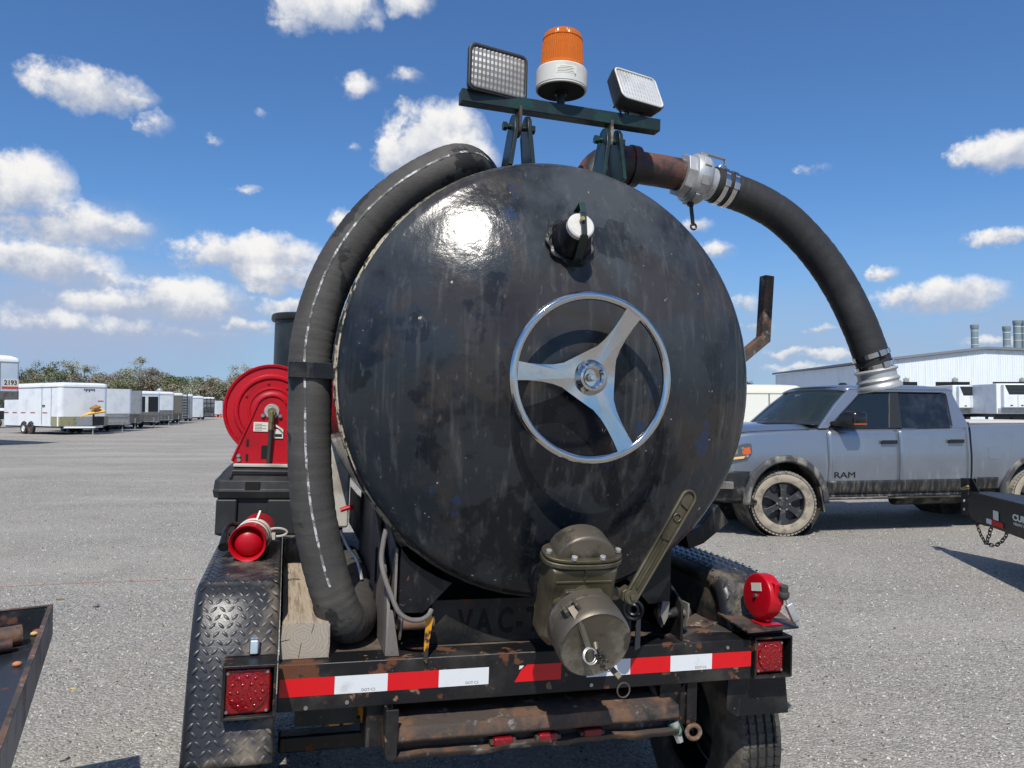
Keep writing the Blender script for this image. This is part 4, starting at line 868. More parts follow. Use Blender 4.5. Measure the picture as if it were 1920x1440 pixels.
def clamp(p, d, r, nm='hose_clamp'):
    mb = MB(); mb.lathe([(r, -.009), (r + .002, -.009), (r + .002, .009), (r, .009)], p, d, 40); c = mb.build(nm, M['chrome'], dh)
    xx_, yy_, _ = frame(d, (0, -1, 0)); mb = MB(); mb.ob(p + xx_ * (r + .004) + yy_ * .01, xx_, yy_, d, .004, .013, .011); mb.build('clamp_screw', M['steel'], c, bevel=.001)
ip = 14
clamp(cc_[5], (cc_[6] - cc_[4]).normalized(), .068); clamp(cc_[10], (cc_[11] - cc_[9]).normalized(), .068)
e0 = len(cc_) - 24
clamp(cc_[e0], (cc_[e0 + 1] - cc_[e0 - 1]).normalized(), .068); clamp(cc_[e0 + 7], (cc_[e0 + 8] - cc_[e0 + 6]).normalized(), .068)
pe = cc_[-15]; de = (cc_[-1] - cc_[-8]).normalized()
mb = MB(); mb.lathe([(.055, -.01), (.068, .0), (.076, .004), (.079, .008), (.076, .012), (.070, .016), (.070, .036), (.075, .040), (.078, .046), (.074, .052), (.071, .056), (.078, .062), (.082, .072), (.080, .080), (.074, .083), (.064, .082), (.062, .03), (0, .03)], pe, de, 48); mb.build('end_coupling', M['alu'], dh, angle=40)

# timber baulk
tb_ = [onv(527, 1150, .04), onv(615, 1147, .04), onv(616, 1208, .04), onv(533, 1223, .04)]
mb = MB(); x0, x1 = -.652, -.515; nx, ny = 12, 40
rows = []
ring = [(x0, .0665), (x0 - .001, .095), (x0 + .001, .13), (x0 + .004, .166), (x0 + .04, .170), (x0 + .09, .169), (x1 - .004, .168), (x1, .162), (x1 + .001, .11), (x1, .0665)]
for j in range(ny + 1):
    y = .045 + 1.5 * j / ny; rows.append([VX((a + .0012 * sin(j * 1.7 + i), y + .002 * sin(i * 2.1) * (j == 0), b_ + .0012 * sin(j * 2.3 + i * 1.1))) for i, (a, b_) in enumerate(ring + [ring[0]])])
mb.sheet(rows); mb.add([p for p in rows[0][:-1]], [tuple(range(len(ring)))]); 
to = mb.build('timber_baulk', M['wood'], None, angle=40); to.matrix_world = TM; tag(to, 'weathered square timber lying on the deck between fender and hose', 'timber')
endm = bpy.data.materials.new('timber_end_grain'); endm.use_nodes = True
def endgrain(m):
    nt = m.node_tree; N = nt.nodes; L = nt.links; p = N['Principled BSDF']; p.inputs['Roughness'].default_value = .9
    t = N.new('ShaderNodeTexCoord'); mp = N.new('ShaderNodeMapping'); L.new(t.outputs['Object'], mp.inputs[0]); mp.inputs['Location'].default_value = (.59, 0, -.128); mp.inputs['Scale'].default_value = (1, 0, 1)
    w = N.new('ShaderNodeTexWave'); w.wave_type = 'RINGS'; w.rings_direction = 'SPHERICAL'; w.inputs['Scale'].default_value = 34; w.inputs['Distortion'].default_value = 9; w.inputs['Detail'].default_value = 3; L.new(mp.outputs[0], w.inputs[0])
    r = N.new('ShaderNodeValToRGB'); r.color_ramp.elements[0].color = (.30, .262, .205, 1); r.color_ramp.elements[1].color = (.365, .325, .262, 1); L.new(w.outputs[0], r.inputs[0]); L.new(r.outputs[0], p.inputs['Base Color'])
endgrain(endm)
mb = MB(); mb.prism([VX((a, .043, b_)) for a, b_ in [(x0 + .002, .068), (x0 + .003, .164), (x0 + .05, .168), (x1 - .005, .166), (x1 - .002, .158), (x1 - .002, .068)]], (0, .003, 0)); eo = mb.build('end_grain', endm, to)

for (a0, b0, a1, b1) in ((-.600, .070, -.594, .112), (-.650, .120, -.628, .124), (-.560, .165, -.566, .140)):
    mb = MB(); mb.bar(VX((a0, .0427, b0)), VX((a1, .0427, b1)), .0014, .0010, (0, 1, 0)); mb.build('drying_crack', M['dark'], to)
# fire extinguisher on the left fender
ex = thing('fire_extinguisher', 'red fire extinguisher with taped band lying on the left fender', 'extinguisher', (-.768, .42, .292), TM)
e0_ = VX((-.768, .345, .350)); ed = VX((.10, 1, .02)).normalized()
mb = MB(); mb.lathe([(0, .06), (.0495, .06), (.0495, .012), (.051, .006), (.056, .002), (.058, .0), (.0595, .004), (.0575, .03), (.0575, .28), (.05, .31), (.03, .335), (.018, .345), (.018, .36), (0, .36)], e0_, ed, 48); mb.build('cylinder', M['red'], ex, angle=50)
mb = MB(); mb.sph(e0_ + ed * .040, .0485, 24, 12, (1, .62, 1)); mb.build('bottom_dome', M['red'], ex)
mb = MB(); mb.lathe([(.0582, .075), (.0588, .076), (.0588, .10), (.0582, .101)], e0_, ed, 40); mb.lathe([(.0582, .118), (.0592, .119), (.0592, .150), (.0582, .151)], e0_, ed, 40); mb.build('tape_band', M['label'], ex)
xq, yq, _ = frame(ed, (0, 0, 1))
mb = MB(); q = e0_ + ed * .15 + VX((.075, 0, .010)); mb.tube([q + VX((.028 * cos(a) * 1.2, 0, .014 * sin(a))) for a in [2 * pi * k / 20 for k in range(20)]], .004, 6, closed=True); mb.ob(e0_ + ed * .15 + VX((.056, 0, -.002)), (1, 0, 0), (0, 1, 0), (0, 0, 1), .014, .02, .010); mb.build('band_buckle', M['concrete'], ex)
mb = MB(); q = e0_ + ed * .11; mb.tube(crom([q + VX((-.05, .10, .03)), q + VX((-.078, .08, .032)), q + VX((-.088, .02, .018)), q + VX((-.086, -.01, .006))], 5), .008, 10); mb.cyl(q + VX((-.086, -.0, .008)), q + VX((-.086, -.055, -.022)), .012, .017, 16); mb.build('nozzle_hose', M['black'], ex)
mb = MB(); mb.lathe([(.0125, .0), (.0155, .0)], q + VX((-.0862, -.0555, -.0223)), VX((0, -.055, -.03)), 16); mb.cyl(q + VX((-.086, -.054, -.0216)), q + VX((-.0862, -.0562, -.0226)), .0135, n=16); mb.build('nozzle_bore', M['dark'], ex)
mb = MB(); mb.bar(e0_ + ed * .12 + VX((0.01, 0, .055)), e0_ + ed * .16 + VX((.016, 0, .082)), .006, .004); mb.build('tape_tail', M['label'], ex)

# tool box on the left fender
tbx = thing('tool_box', 'black plastic lidded tool box standing on the left fender under the hose reel', 'tool box', (-.765, 1.05, .292), TM)
v0 = .86; L0, L1, B0 = -.905, -.600, .293
mb = MB(); mb.prism([VX((L0 + .006, v0, B0)), VX((L1, v0, B0)), VX((L1, v0, .450)), VX((L0, v0, .450))], (0, .36, 0)); mb.build('box_body', M['plastic'], tbx, bevel=.008, seg=3)
for (a, b_) in ((L0 - .002, L0 + .075), (L1 - .12, L1 + .002)):
    mb = MB(); mb.bb((a, v0 - .018, B0 + .006), (b_, v0 + .004, .436)); mb.build('corner_panel', M['plastic'], tbx, bevel=.008, seg=3)
mb = MB(); mb.prism([VX((L0 - .012, v0 - .022, .448)), VX((L0 - .012, v0 - .022, .512)), VX((L0 + .005, v0 - .01, .535)), VX((L0 + .03, v0 + .03, .558)), VX((L1, v0 + .03, .558)), VX((L1 + .012, v0 - .022, .512)), VX((L1 + .012, v0 - .022, .448))], (0, .0, 0)) if False else None
lid = [(.440, -.012, -.016), (.468, -.018, -.026), (.474, -.014, -.018), (.506, -.012, -.014), (.512, .0, .0), (.535, .012, .02), (.552, .03, .045), (.556, .06, .07)]
rows = []
for (w_, ds, dv) in lid:
    a, b_ = L0 + ds, L1 - ds * .5; f, k_ = v0 + dv, v0 + .37 - dv
    ch = .022
    rows.append([VX((a, f + ch, w_)), VX((a + ch, f, w_)), VX((b_ - ch, f, w_)), VX((b_, f + ch, w_)), VX((b_, k_ - ch, w_)), VX((b_ - ch, k_, w_)), VX((a + ch, k_, w_)), VX((a, k_ - ch, w_)), VX((a, f + ch, w_))])
mb = MB(); mb.sheet(rows); mb.add(rows[-1][:-1], [tuple(range(8))]); mb.add(rows[0][:-1], [tuple(range(8))]); ld = mb.build('lid', M['plastic'], tbx, bevel=.002, angle=28)
mb = MB(); mb.bb((L0 + .10, v0 - .022, .470), (L0 + .155, v0 - .008, .504)); mb.build('latch', M['dark'], ld, bevel=.002)
mb = MB(); mb.tube([VX((L0 + .045, v0 - .004, .516)), VX((L0 + .05, v0 + .005, .541)), VX((L0 + .26, v0 + .005, .541)), VX((L0 + .262, v0 - .004, .516))], .006, 8); mb.build('lid_handle', M['plastic'], ld)
mb = MB(); mb.bb((L0 + .05, v0 + .04, .556), (L1 - .01, v0 + .10, .566)); mb.build('cream_board', M['concrete'], tbx, bevel=.002)
# hose reel
hr = thing('hose_reel', 'bright red steel hose reel standing on the tool box', 'hose reel', (-.72, 1.0, .566), TM)
RC = VX((-.722, 1.02, .780)); ra = VX((0, -1, 0)); RR = .188
mb = MB(); mb.lathe([(0, 0), (.055, .0), (.060, .004), (.070, .004), (.075, 0), (.085, 0), (.088, .003), (.094, .003), (.097, 0), (.128, 0), (.132, .006), (.140, .008), (.147, .006), (.150, 0), (.176, -.002), (.180, .004), (.188, .006), (.191, .002), (.191, -.012), (.186, -.012)], RC, ra, 72); mb.build('reel_disc', M['red'], hr, angle=40)
for a, r in ((100, .115), (150, .118), (215, .105), (60, .112), (20, .11), (280, .11)):
    q = RC + VX((cos(radians(a)) * r, 0, sin(radians(a)) * r)); mb = MB(); mb.cyl(q, q + ra * .006, .0055, n=10); mb.build('disc_rivet', M['red'], hr)
mb = MB(); mb.cyl(RC - ra * .02, RC - ra * .22, .09, n=32); mb.build('reel_drum', M['red'], hr)
mb = MB(); mb.lathe([(0, 0), (.176, -.002), (.188, .006), (.191, .002), (.191, -.012)], RC - ra * .24, ra, 64); mb.build('reel_disc', M['red'], hr)
mb = MB(); mb.lathe([(.095 + .012 * (k % 2) , -.035 - .012 * k) for k in range(15)], RC, ra, 40); mb.build('wound_hose', M['rubber2'], hr)
st = [VX((-.866, 0, .575)), VX((-.856, 0, .567)), VX((-.575, 0, .567)), VX((-.575, 0, .60)), VX((-.668, 0, .812))] + [VX((RC.x + .062 * cos(a), 0, RC.z + .062 * sin(a))) for a in [radians(22 + 130 * k / 12) for k in range(13)]]
mb = MB(); mb.prism([p + VX((0, RC.y - .034, 0)) for p in st], (0, .005, 0)); mb.tube([p + VX((0, RC.y - .036, 0)) for p in st], .0045, 6, closed=True); stn = mb.build('reel_stand', M['red'], hr, angle=30)
y1 = RC.y - .036
mb = MB(); mb.lathe([(0, .006), (.028, .006), (.031, 0)], VX((RC.x, y1, RC.z - .003)), ra, 28); mb.build('hub_plate', M['alu'], hr)
mb = MB(); q = VX((RC.x, y1, RC.z - .003)); mb.cyl(q, q + ra * .03, .018, n=8); mb.cyl(q + ra * .022, q + ra * .022 + VX((0, 0, -.045)), .012, n=10); mb.cyl(q + ra * .022 + VX((0, 0, -.045)), q + ra * .022 + VX((0, 0, -.075)), .010, n=12); mb.build('swivel_fitting', M['brass'], hr, bevel=.001)
mb = MB(); mb.cyl(q + ra * .022 + VX((0, 0, -.07)), VX((RC.x - .004, y1 - .014, .565)), .0085, n=12); mb.build('feed_hose', M['rubber2'], hr)
for dx in (-.034, .033):
    mb = MB(); mb.cyl(VX((RC.x + dx, y1, RC.z - .021)), VX((RC.x + dx, y1 - .008, RC.z - .021)), .0075, n=10); mb.build('stand_bolt', M['steel'], hr)
for (dx, dz) in ((-.120, .595), (-.118, .578)):
    mb = MB(); mb.cyl(VX((RC.x + dx, y1, dz)), VX((RC.x + dx, y1 - .008, dz)), .0075, n=10); mb.build('stand_bolt', M['steel'], hr)
for (dx, dz, hw, hh_) in ((-.088, .648, .0045, .014), (-.088, .588, .0045, .014), (-.018, .612, .016, .026)):
    mb = MB(); mb.bb((RC.x + dx - hw, y1 - .0012, dz - hh_), (RC.x + dx + hw, y1, dz + hh_)); mb.build('stand_slot', M['dark'], hr, bevel=.0005)
mb = MB(); mb.bb((RC.x - .068, y1 - .002, .694), (RC.x - .012, y1, .732)); lbp = mb.build('data_plate', M['label'], hr)
mb = MB(); mb.bb((RC.x + .012, y1 - .003, .668), (RC.x + .048, y1, .705)); mb.prism([VX((RC.x + .014, y1 - .003, .718)), VX((RC.x + .048, y1 - .018, .700)), VX((RC.x + .046, y1 - .02, .708)), VX((RC.x + .016, y1 - .003, .726))], (0, .002, 0)); mb.build('peeling_label', M['label'], hr)
mb = MB()
for i in range(5): mb.bb((RC.x - .063, y1 - .0026, .699 + i * .006), (RC.x - .035 + .016 * (i % 2), y1 - .0019, .7006 + i * .006))
mb.bb((RC.x + .016, y1 - .0036, .674), (RC.x + .044, y1 - .0028, .686)); mb.build('plate_print', M['ink'], hr)
# black drum further forward
dr = thing('plastic_drum', 'tall black plastic drum with overhanging lid behind the red hose reel', 'drum', (-.53, 2.0, .30), TM)
mb = MB(); o_ = VX((-.545, 1.85, 0)); mb.lathe([(0, .31), (.175, .31), (.19, .6), (.198, 1.245), (.198, 1.25)], o_, (0, 0, 1), 48); mb.build('drum_body', M['drum'], dr)
mb = MB(); mb.lathe([(.198, 1.242), (.212, 1.240), (.216, 1.246), (.216, 1.266), (.210, 1.274), (.19, 1.276), (0, 1.28)], o_, (0, 0, 1), 48); mb.build('drum_lid', M['drum'], dr)
mb = MB(); mb.sph(o_ + VX((.06, -.1, 1.292)), .016, 10, 8); mb.cyl(o_ + VX((.06, -.1, 1.27)), o_ + VX((.06, -.1, 1.29)), .008, n=8); mb.build('lid_knob', M['rusty'], dr)

# red cable reel on its shelf at right
rl = thing('cable_reel', 'small round red grounding cable reel on the rusty rear shelf', 'cable reel', (.955, .05, .106), TM)
rc = VX((.962, .055, .196)); rax = VX((-.995, -.06, .05)).normalized()
X_, Y_, _ = frame(rax, (0, 0, 1))
mb = MB(); mb.lathe([(0, .028), (.058, .030), (.074, .027), (.077, .022), (.077, -.022), (.072, -.027), (0, -.028)], rc, rax, 40); mb.ob(rc + VX((.012, -.05, .02)), X_, Y_, rax, .036, .026, .020); mb.build('reel_case', M['red'], rl, bevel=.003, angle=40)
mb = MB(); mb.ob(rc + X_ * .030 + rax * .0300 , (X_ * .97 + Y_ * .2).normalized(), (Y_ * .97 - X_ * .2).normalized(), rax, .014, .026, .001); mb.build('warning_label', M['label'], rl)
mb = MB(); mb.cyl(rc + rax * .028, rc + rax * .036, .007, n=8); mb.build('case_bolt', M['steel'], rl)
mb = MB(); mb.bar(rc - X_ * .06, VX((.965, .035, .106)), .05, .03, rax); mb.bb((.925, .0, .1055), (1.005, .075, .110)); mb.build('reel_foot', M['red'], rl, bevel=.002)
q = rc + VX((.026, -.080, .022))
mb = MB(); mb.sph(q, .020, 14, 10); mb.cyl(q + VX((-.002, -.004, .012)), q + VX((-.004, -.008, .03)), .014, n=12); mb.build('cable_stop', M['rubber'], rl)
mb = MB(); mb.tube(crom([q, q + VX((.012, -.01, -.03)), q + VX((.028, -.012, -.07)), q + VX((.035, -.01, -.085))], 5), .005, 8); mb.build('cable', M['alu'], rl)
mb = MB(); mb.bar(q + VX((.012, -.01, -.03)), q + VX((.040, -.014, -.088)), .026, .018, (0, -1, 0)); mb.bar(q + VX((.034, -.012, -.078)), q + VX((.05, -.012, -.10)), .018, .014, (0, -1, 0)); mb.build('clamp_jaw', M['alu'], rl, bevel=.004)

# ================================================================== silver pickup
PA = radians(10)
PH = Vector((-cos(PA), -sin(PA), 0)); PL = Vector((sin(PA), -cos(PA), 0))
PO = gp(1465, 1003) - PL * .87
PM = basis(PH, PL, (0, 0, 1), PO)
PK = thing('pickup_truck', 'dusty silver four-door pickup with black trim parked behind the tank', 'pickup', (-1.8, 0, 0), PM)
DST = S(196, 180, 150)
M['silver'] = mat('silver_metallic_paint', (.27, .30, .345), .30, .72, coat=.45, coat_rough=.12, layers=[
    dict(col=(.42, .40, .36), scale=5, lo=.40, hi=.75, det=6, amt=.30, rough=.55, metal=.2, grad=(2, 1.0, .45)),
    dict(col=(.50, .48, .44), scale=9, lo=.56, hi=.74, det=5, st=(2.5, 2.5, .35), amt=.38, rough=.6, metal=.1, grad=(2, 1.25, .6)),
    dict(col=(.24, .26, .29), scale=2, lo=.45, hi=.65, amt=.5)])
M['trim'] = mat('black_truck_trim', (.016, .017, .018), .42, layers=[dict(col=(.26, .24, .20), scale=7, lo=.42, hi=.72, det=6, st=(3, 3, .5), amt=.75, rough=.8, grad=(2, .80, .42))])
M['flare'] = mat('dusty_grey_flare', (.05, .05, .05), .6, layers=[dict(col=(.30, .28, .24), scale=9, lo=.46, hi=.70, det=6, st=(1, 1, .5), amt=.7, rough=.9)])
M['glass'] = mat('tinted_glass', (.012, .018, .022), .03, spec=.8, alpha=.86)
M['glassf'] = mat('front_glass', (.05, .07, .07), .03, spec=.8, alpha=.30)
M['gdark'] = mat('rear_tinted_glass', (.010, .013, .016), .05, spec=.8, alpha=.95, layers=[dict(col=(.05, .055, .06), scale=5, lo=.4, hi=.8, amt=.7)])
M['tyre2'] = mat('dusty_tyre', (.25, .235, .205), .9, layers=[dict(col=(.09, .085, .08), scale=9, lo=.48, hi=.66, det=6, amt=.8), dict(col=(.42, .36, .27), scale=5, lo=.45, hi=.7, amt=.7)], bump=[(60, .4, .006, (1, 1, 1))])
M['tyrew'] = mat('clay_dusted_sidewall', (.36, .31, .235), .9, layers=[dict(col=(.17, .155, .13), scale=8, lo=.46, hi=.64, det=6, amt=.85)])
M['rimg'] = mat('dark_grey_alloy', (.055, .058, .062), .42, .5, layers=[dict(col=(.22, .21, .19), scale=14, lo=.5, hi=.7, amt=.6, rough=.7)])
M['well'] = mat('wheel_well_liner', (.035, .033, .03), .9, layers=[dict(col=(.20, .18, .14), scale=5, lo=.45, hi=.65, amt=.7)])
M['int'] = mat('cab_interior', (.03, .031, .033), .7)
ST = [(1.03, .74, .58, 1.10, 1.20), (.98, .86, .50, 1.18, 1.27), (.82, .95, .46, 1.26, 1.345), (.5, .995, .45, 1.305, 1.395), (.1, 1.01, .46, 1.325, 1.415), (-.35, 1.015, .48, 1.345, 1.42), (-.52, 1.017, .49, 1.352, 1.39), (-.62, 1.018, .49, 1.358, 1.358), (-1.5, 1.022, .49, 1.362, 1.362), (-2.3, 1.022, .49, 1.372, 1.372), (-2.635, 1.020, .49, 1.385, 1.385)]
SB = [(-2.665, 1.020, .52, 1.405, 1.405), (-3.2, 1.025, .53, 1.408, 1.408), (-3.67, 1.028, .53, 1.408, 1.408), (-4.2, 1.02, .55, 1.408, 1.408), (-4.58, 1.0, .58, 1.405, 1.405), (-4.64, .97, .60, 1.40, 1.40)]
def psec(hw, zb, zs, zc):
    half = [(0, zb), (hw - .14, zb), (hw - .045, zb + .03), (hw - .02, zb + .12), (hw - .012, .70), (hw - .004, .80), (hw, .88), (hw + .002, 1.0), (hw - .006, 1.09 if zs > 1.2 else zs - .05), (hw - .022, zs - .10 if zs > 1.2 else zs - .03), (hw - .032, zs - .035), (hw - .055, zs - .008), (hw - .10, zs + .002), (hw * .72, zs + (zc - zs) * .75), (hw * .36, zc), (0, zc)]
    return half
def interp(stn, x):
    for a, b_ in zip(stn, stn[1:]):
        if a[0] >= x >= b_[0]:
            t = (a[0] - x) / (a[0] - b_[0]); return [a[k] + (b_[k] - a[k]) * t for k in range(1, 5)]
    return list((stn[0] if x > stn[0][0] else stn[-1])[1:])
def side_y(stn, x, z):
    hw, zb, zs, zc = interp(stn, x); h = psec(hw, zb, zs, zc)
    for (y0, z0), (y1, z1) in zip(h[1:12], h[2:13]):
        if z0 <= z <= z1 + 1e-9: return y0 + (y1 - y0) * (z - z0) / max(z1 - z0, 1e-6)
    return h[11][0]
def loft(stn, name, extra=6):
    xs = []
    for a, b_ in zip(stn, stn[1:]):
        n = max(1, int((a[0] - b_[0]) / .12)); xs += [a[0] - (a[0] - b_[0]) * k / n for k in range(n)]
    xs.append(stn[-1][0]); rows = []
    for x in xs:
        h = psec(*interp(stn, x)); full = [VX((x, y, z)) for y, z in h] + [VX((x, -y, z)) for y, z in h[::-1][1:-1]]
        rows.append(full + [full[0]])
    mb = MB(); mb.sheet(rows); m = len(rows[0]) - 1
    mb.add(rows[0][:-1], [tuple(range(m))]); mb.add(rows[-1][:-1], [tuple(range(m))])
    return mb
def cut(o, cutters):
    cs = []
    for mbc in cutters:
        c = mbc.build('cutter', M['well']); c.matrix_world = o.matrix_world.copy() if o.parent is None else Matrix(); cs.append(c)
        q = o.modifiers.new('b', 'BOOLEAN'); q.object = c; q.operation = 'DIFFERENCE'; q.solver = 'EXACT'
    bpy.context.view_layer.update(); dg = bpy.context.evaluated_depsgraph_get()
    me = bpy.data.meshes.new_from_object(o.evaluated_get(dg)); o.modifiers.clear(); old = o.data; o.data = me; bpy.data.meshes.remove(old)
    for c in cs: d = c.data; bpy.data.objects.remove(c); bpy.data.meshes.remove(d)
    me.materials.clear(); me.materials.append(M['silver'])
    for p_ in me.polygons: p_.material_index = 0
    me.shade_smooth(); me.set_sharp_from_angle(angle=radians(28))
WHR = .41
def arch_cut(x): return MB().cyl((x, -1.4, .44), (x, 1.4, .44), .505, n=40)
bo = loft(ST, 'b').build('cab_body', M['silver']); cut(bo, [arch_cut(0)]); bo.parent = PK; bo.location = -Vector(PK['_b'])
be = loft(SB, 'b').build('cargo_bed', M['silver']); cut(be, [arch_cut(-3.67)]); be.parent = PK; be.location = -Vector(PK['_b'])
mb = MB(); mb.bb((-2.67, -.95, .55), (-2.63, .95, 1.36)); mb.build('bed_gap', M['dark'], PK)
mb = MB(); mb.bb((-4.62, -.93, 1.409), (-2.70, .93, 1.44)); mb.build('tonneau_cover', mat('dusty_tonneau', S(196, 192, 186), .7), be, bevel=.01)
for x in (0, -3.67):
    for sg in (-1, 1):
        mb = MB(); mb.lathe([(.50, -.42), (.50, .42 * 0 + .02)], VX((x, sg * .95, .44)), (0, sg, 0), 40); mb.cyl((x, sg * .52, .44), (x, sg * .53, .44), .5, n=32); mb.build('wheel_well', M['well'], PK)
        # flare
        pr = [(.500, -.02), (.500, .030), (.515, .040), (.565, .034), (.585, .010), (.588, -.02)]
        a0, a1 = (radians(-3), radians(183)) if x == 0 else (radians(-3), radians(183))
        rows = []
        for k in range(33):
            a = a0 + (a1 - a0) * k / 32; rows.append([VX((x + r * cos(a) * (1.0), sg * (1.005 + d), .44 + r * sin(a) * 1.0)) for r, d in pr])
        mb = MB(); mb.sheet(rows); mb.build('fender_flare', M['flare'], PK, angle=40, solid=.004)
# door panels standing a few millimetres proud: the gaps between them read as shut lines
def patch(x0, x1, z0, z1, nm, m, off=.006, stn=ST, nx=14, nz=16, parent=PK, rake=0.0, sides=(1, -1)):
    out = None
    for sg in sides:
        rows = []
        for j in range(nz + 1):
            z = z0 + (z1 - z0) * j / nz
            rows.append([VX((x0 + (x1 - x0) * i / nx + rake * (j / nz), sg * (side_y(stn, x0 + (x1 - x0) * i / nx, z) + off), z)) for i in range(nx + 1)])
        mb = MB(); mb.sheet(rows); o = mb.build(nm, m, parent, solid=.010, angle=30, bevel=.0); out = out or o
    return out
d1 = patch(-.575, -1.575, .50, 1.352, 'front_door', M['silver']); d2 = patch(-1.590, -2.60, .50, 1.362, 'rear_door', M['silver'])
patch(-.560, -2.60, .475, .690, 'rocker_cladding', M['trim'], .014, nz=6); patch(-.56, -2.60, .445, .468, 'side_step', M['well'], .03, nz=2)
patch(-2.70, -3.05, .53, .70, 'bed_cladding', M['trim'], .010, SB, nz=6)
for (x, z, d) in ((-1.42, 1.182, d1), (-2.40, 1.186, d2)):
    y = side_y(ST, x, z) + .012
    mb = MB(); mb.bb((x - .12, y + .012, z - .026), (x + .105, y + .040, z + .022)); mb.bb((x - .10, y - .01, z - .013), (x - .07, y + .014, z + .013)); mb.bb((x + .06, y - .01, z - .013), (x + .09, y + .014, z + .013)); mb.build('door_handle', mat('gloss_black', (.008, .008, .009), .12, coat=.5), d, bevel=.008, seg=3)
text_mb('RAM', .105, basis((-1, 0, 0), (0, 0, 1), (0, 1, 0), (-.80, side_y(ST, -.8, .765) + .014, .762)), .004, 0.0, 1.45).build('door_badge', M['dark'], d1, smooth=False)
mb = MB(); q = [(-2.90, .96), (-2.90, 1.10), (-2.92, 1.12), (-3.06, 1.12), (-3.08, 1.10), (-3.08, .96), (-3.06, .94), (-2.92, .94)]
mb.prism([VX((x, side_y(SB, x, z) + .0015, z)) for x, z in q], (0, .002, 0)); mb.build('fuel_flap', M['silver'], be)
# greenhouse
def gh(x, t, sg=1, inn=0.0): return VX((x, sg * (.985 - .205 * t - inn), 1.358 + .505 * t))
def ghp(poly, sg, nm, m, inn=0.0, th=.028):
    mb = MB(); mb.prism([gh(x, t, sg, inn) for x, t in poly], (0, -sg * th, 0)); return mb.build(nm, m, PK, bevel=.006 if th > .02 else 0, angle=30)
for sg in (1, -1):
    ghp([(-.47, 0), (-.60, .0), (-.66, .10), (-.86, .42), (-1.16, .87), (-1.20, 1.0), (-1.05, 1.04), (-.78, .60)], sg, 'windshield_pillar', M['silver'], 0, .05)
    ghp([(-1.05, 1.04), (-1.16, .915), (-1.3, .935), (-2.38, .92), (-2.44, .88), (-2.56, 1.0), (-2.40, 1.05)], sg, 'roof_rail', M['silver'], .002, .05)
    ghp([(-2.50, .95), (-2.455, .86), (-2.40, .05), (-2.36, .0), (-2.66, .0), (-2.60, .55), (-2.555, 1.0)], sg, 'rear_pillar', M['silver'], .001, .05)
    ghp([(-1.475, .0), (-1.665, .0), (-1.755, .93), (-1.625, .93)], sg, 'door_pillar', M['trim'], .004, .04)
    ghp([(-.62, .015), (-1.48, .015), (-1.63, .93), (-1.30, .925), (-1.15, .86), (-.86, .40), (-.68, .11)], sg, 'front_side_window', M['glass'], .016, .005)
    ghp([(-1.66, .015), (-2.375, .015), (-2.40, .05), (-2.45, .88), (-2.40, .93), (-1.75, .93)], sg, 'rear_side_window', M['gdark'], .016, .005)
    mb = MB(); mb.tube([gh(x, t, sg, -.002) for x, t in [(-.62, .005), (-1.5, .005), (-2.36, .005), (-2.405, .05), (-2.46, .87), (-2.42, .925), (-1.75, .94), (-1.3, .935), (-1.16, .88), (-.87, .42), (-.67, .11)]], .006, 6, closed=True); mb.build('window_trim', M['trim'], PK)
rows = []
for k in range(17):
    s_ = -1 + k / 8; yy_ = .76 * s_; cr = (1 - s_ ** 4)
    rows.append([VX((-1.04 - .0 + .06 * (1 - s_ * s_) * 0 + dx, yy_ * 1.03, 1.868 + .058 * cr * f - dz)) for dx, f, dz in ((.06, .55, .03), (0, .8, 0.0), (-.15, 1.0, 0), (-.5, 1.12, 0), (-.9, 1.1, 0), (-1.3, .95, 0), (-1.48, .7, .005), (-1.53, .4, .03))])
mb = MB(); mb.sheet(rows); mb.build('roof', M['silver'], PK, solid=.03, angle=40)
rows = []
for k in range(13):
    s_ = -1 + k / 6; cv = .17 * (1 - s_ * s_)
    rows.append([VX((-.50 + cv * 1.0 + (-.54 - cv * .62) * t, s_ * (.93 - .175 * t), 1.375 + .50 * t + .03 * (1 - s_ * s_) * t)) for t in (0, .2, .4, .6, .8, 1.0)])
mb = MB(); mb.sheet(rows); mb.build('windshield', M['glassf'], PK, solid=.006)
mb = MB(); mb.tube([r[0] for r in rows], .012, 6); mb.tube([r[-1] for r in rows], .010, 6); mb.build('windshield_trim', M['trim'], PK)
mb = MB(); mb.prism([VX((-2.56, -.76, 1.85)), VX((-2.56, .76, 1.85)), VX((-2.64, .92, 1.39)), VX((-2.64, -.92, 1.39))], (.006, 0, 0)); mb.build('rear_window', M['gdark'], PK)
mb = MB(); mb.bb((-2.6, -.93, 1.364), (-.62, .93, 1.372)); mb.prism([VX((-.45, -.86, 1.40)), VX((-.95, -.86, 1.43)), VX((-.95, -.86, 1.38)), VX((-.5, -.86, 1.375))], (0, 1.72, 0)); mb.build('dashboard', M['int'], PK)
mb = MB(); mb.torus((-1.12, .42, 1.45), (1, 0, .45), .18, .016, 28, 8); mb.build('steering_wheel', M['int'], PK)
for (x, y) in ((-1.62, .42), (-1.62, -.42), (-2.4, .42), (-2.4, -.42)):
    mb = MB(); mb.bb((x - .08, y - .24, 1.37), (x + .04, y + .24, 1.56)); mb.bb((x - .05, y - .13, 1.57), (x + .03, y + .13, 1.74)); mb.build('seat_back', M['int'], PK, bevel=.03, seg=3)
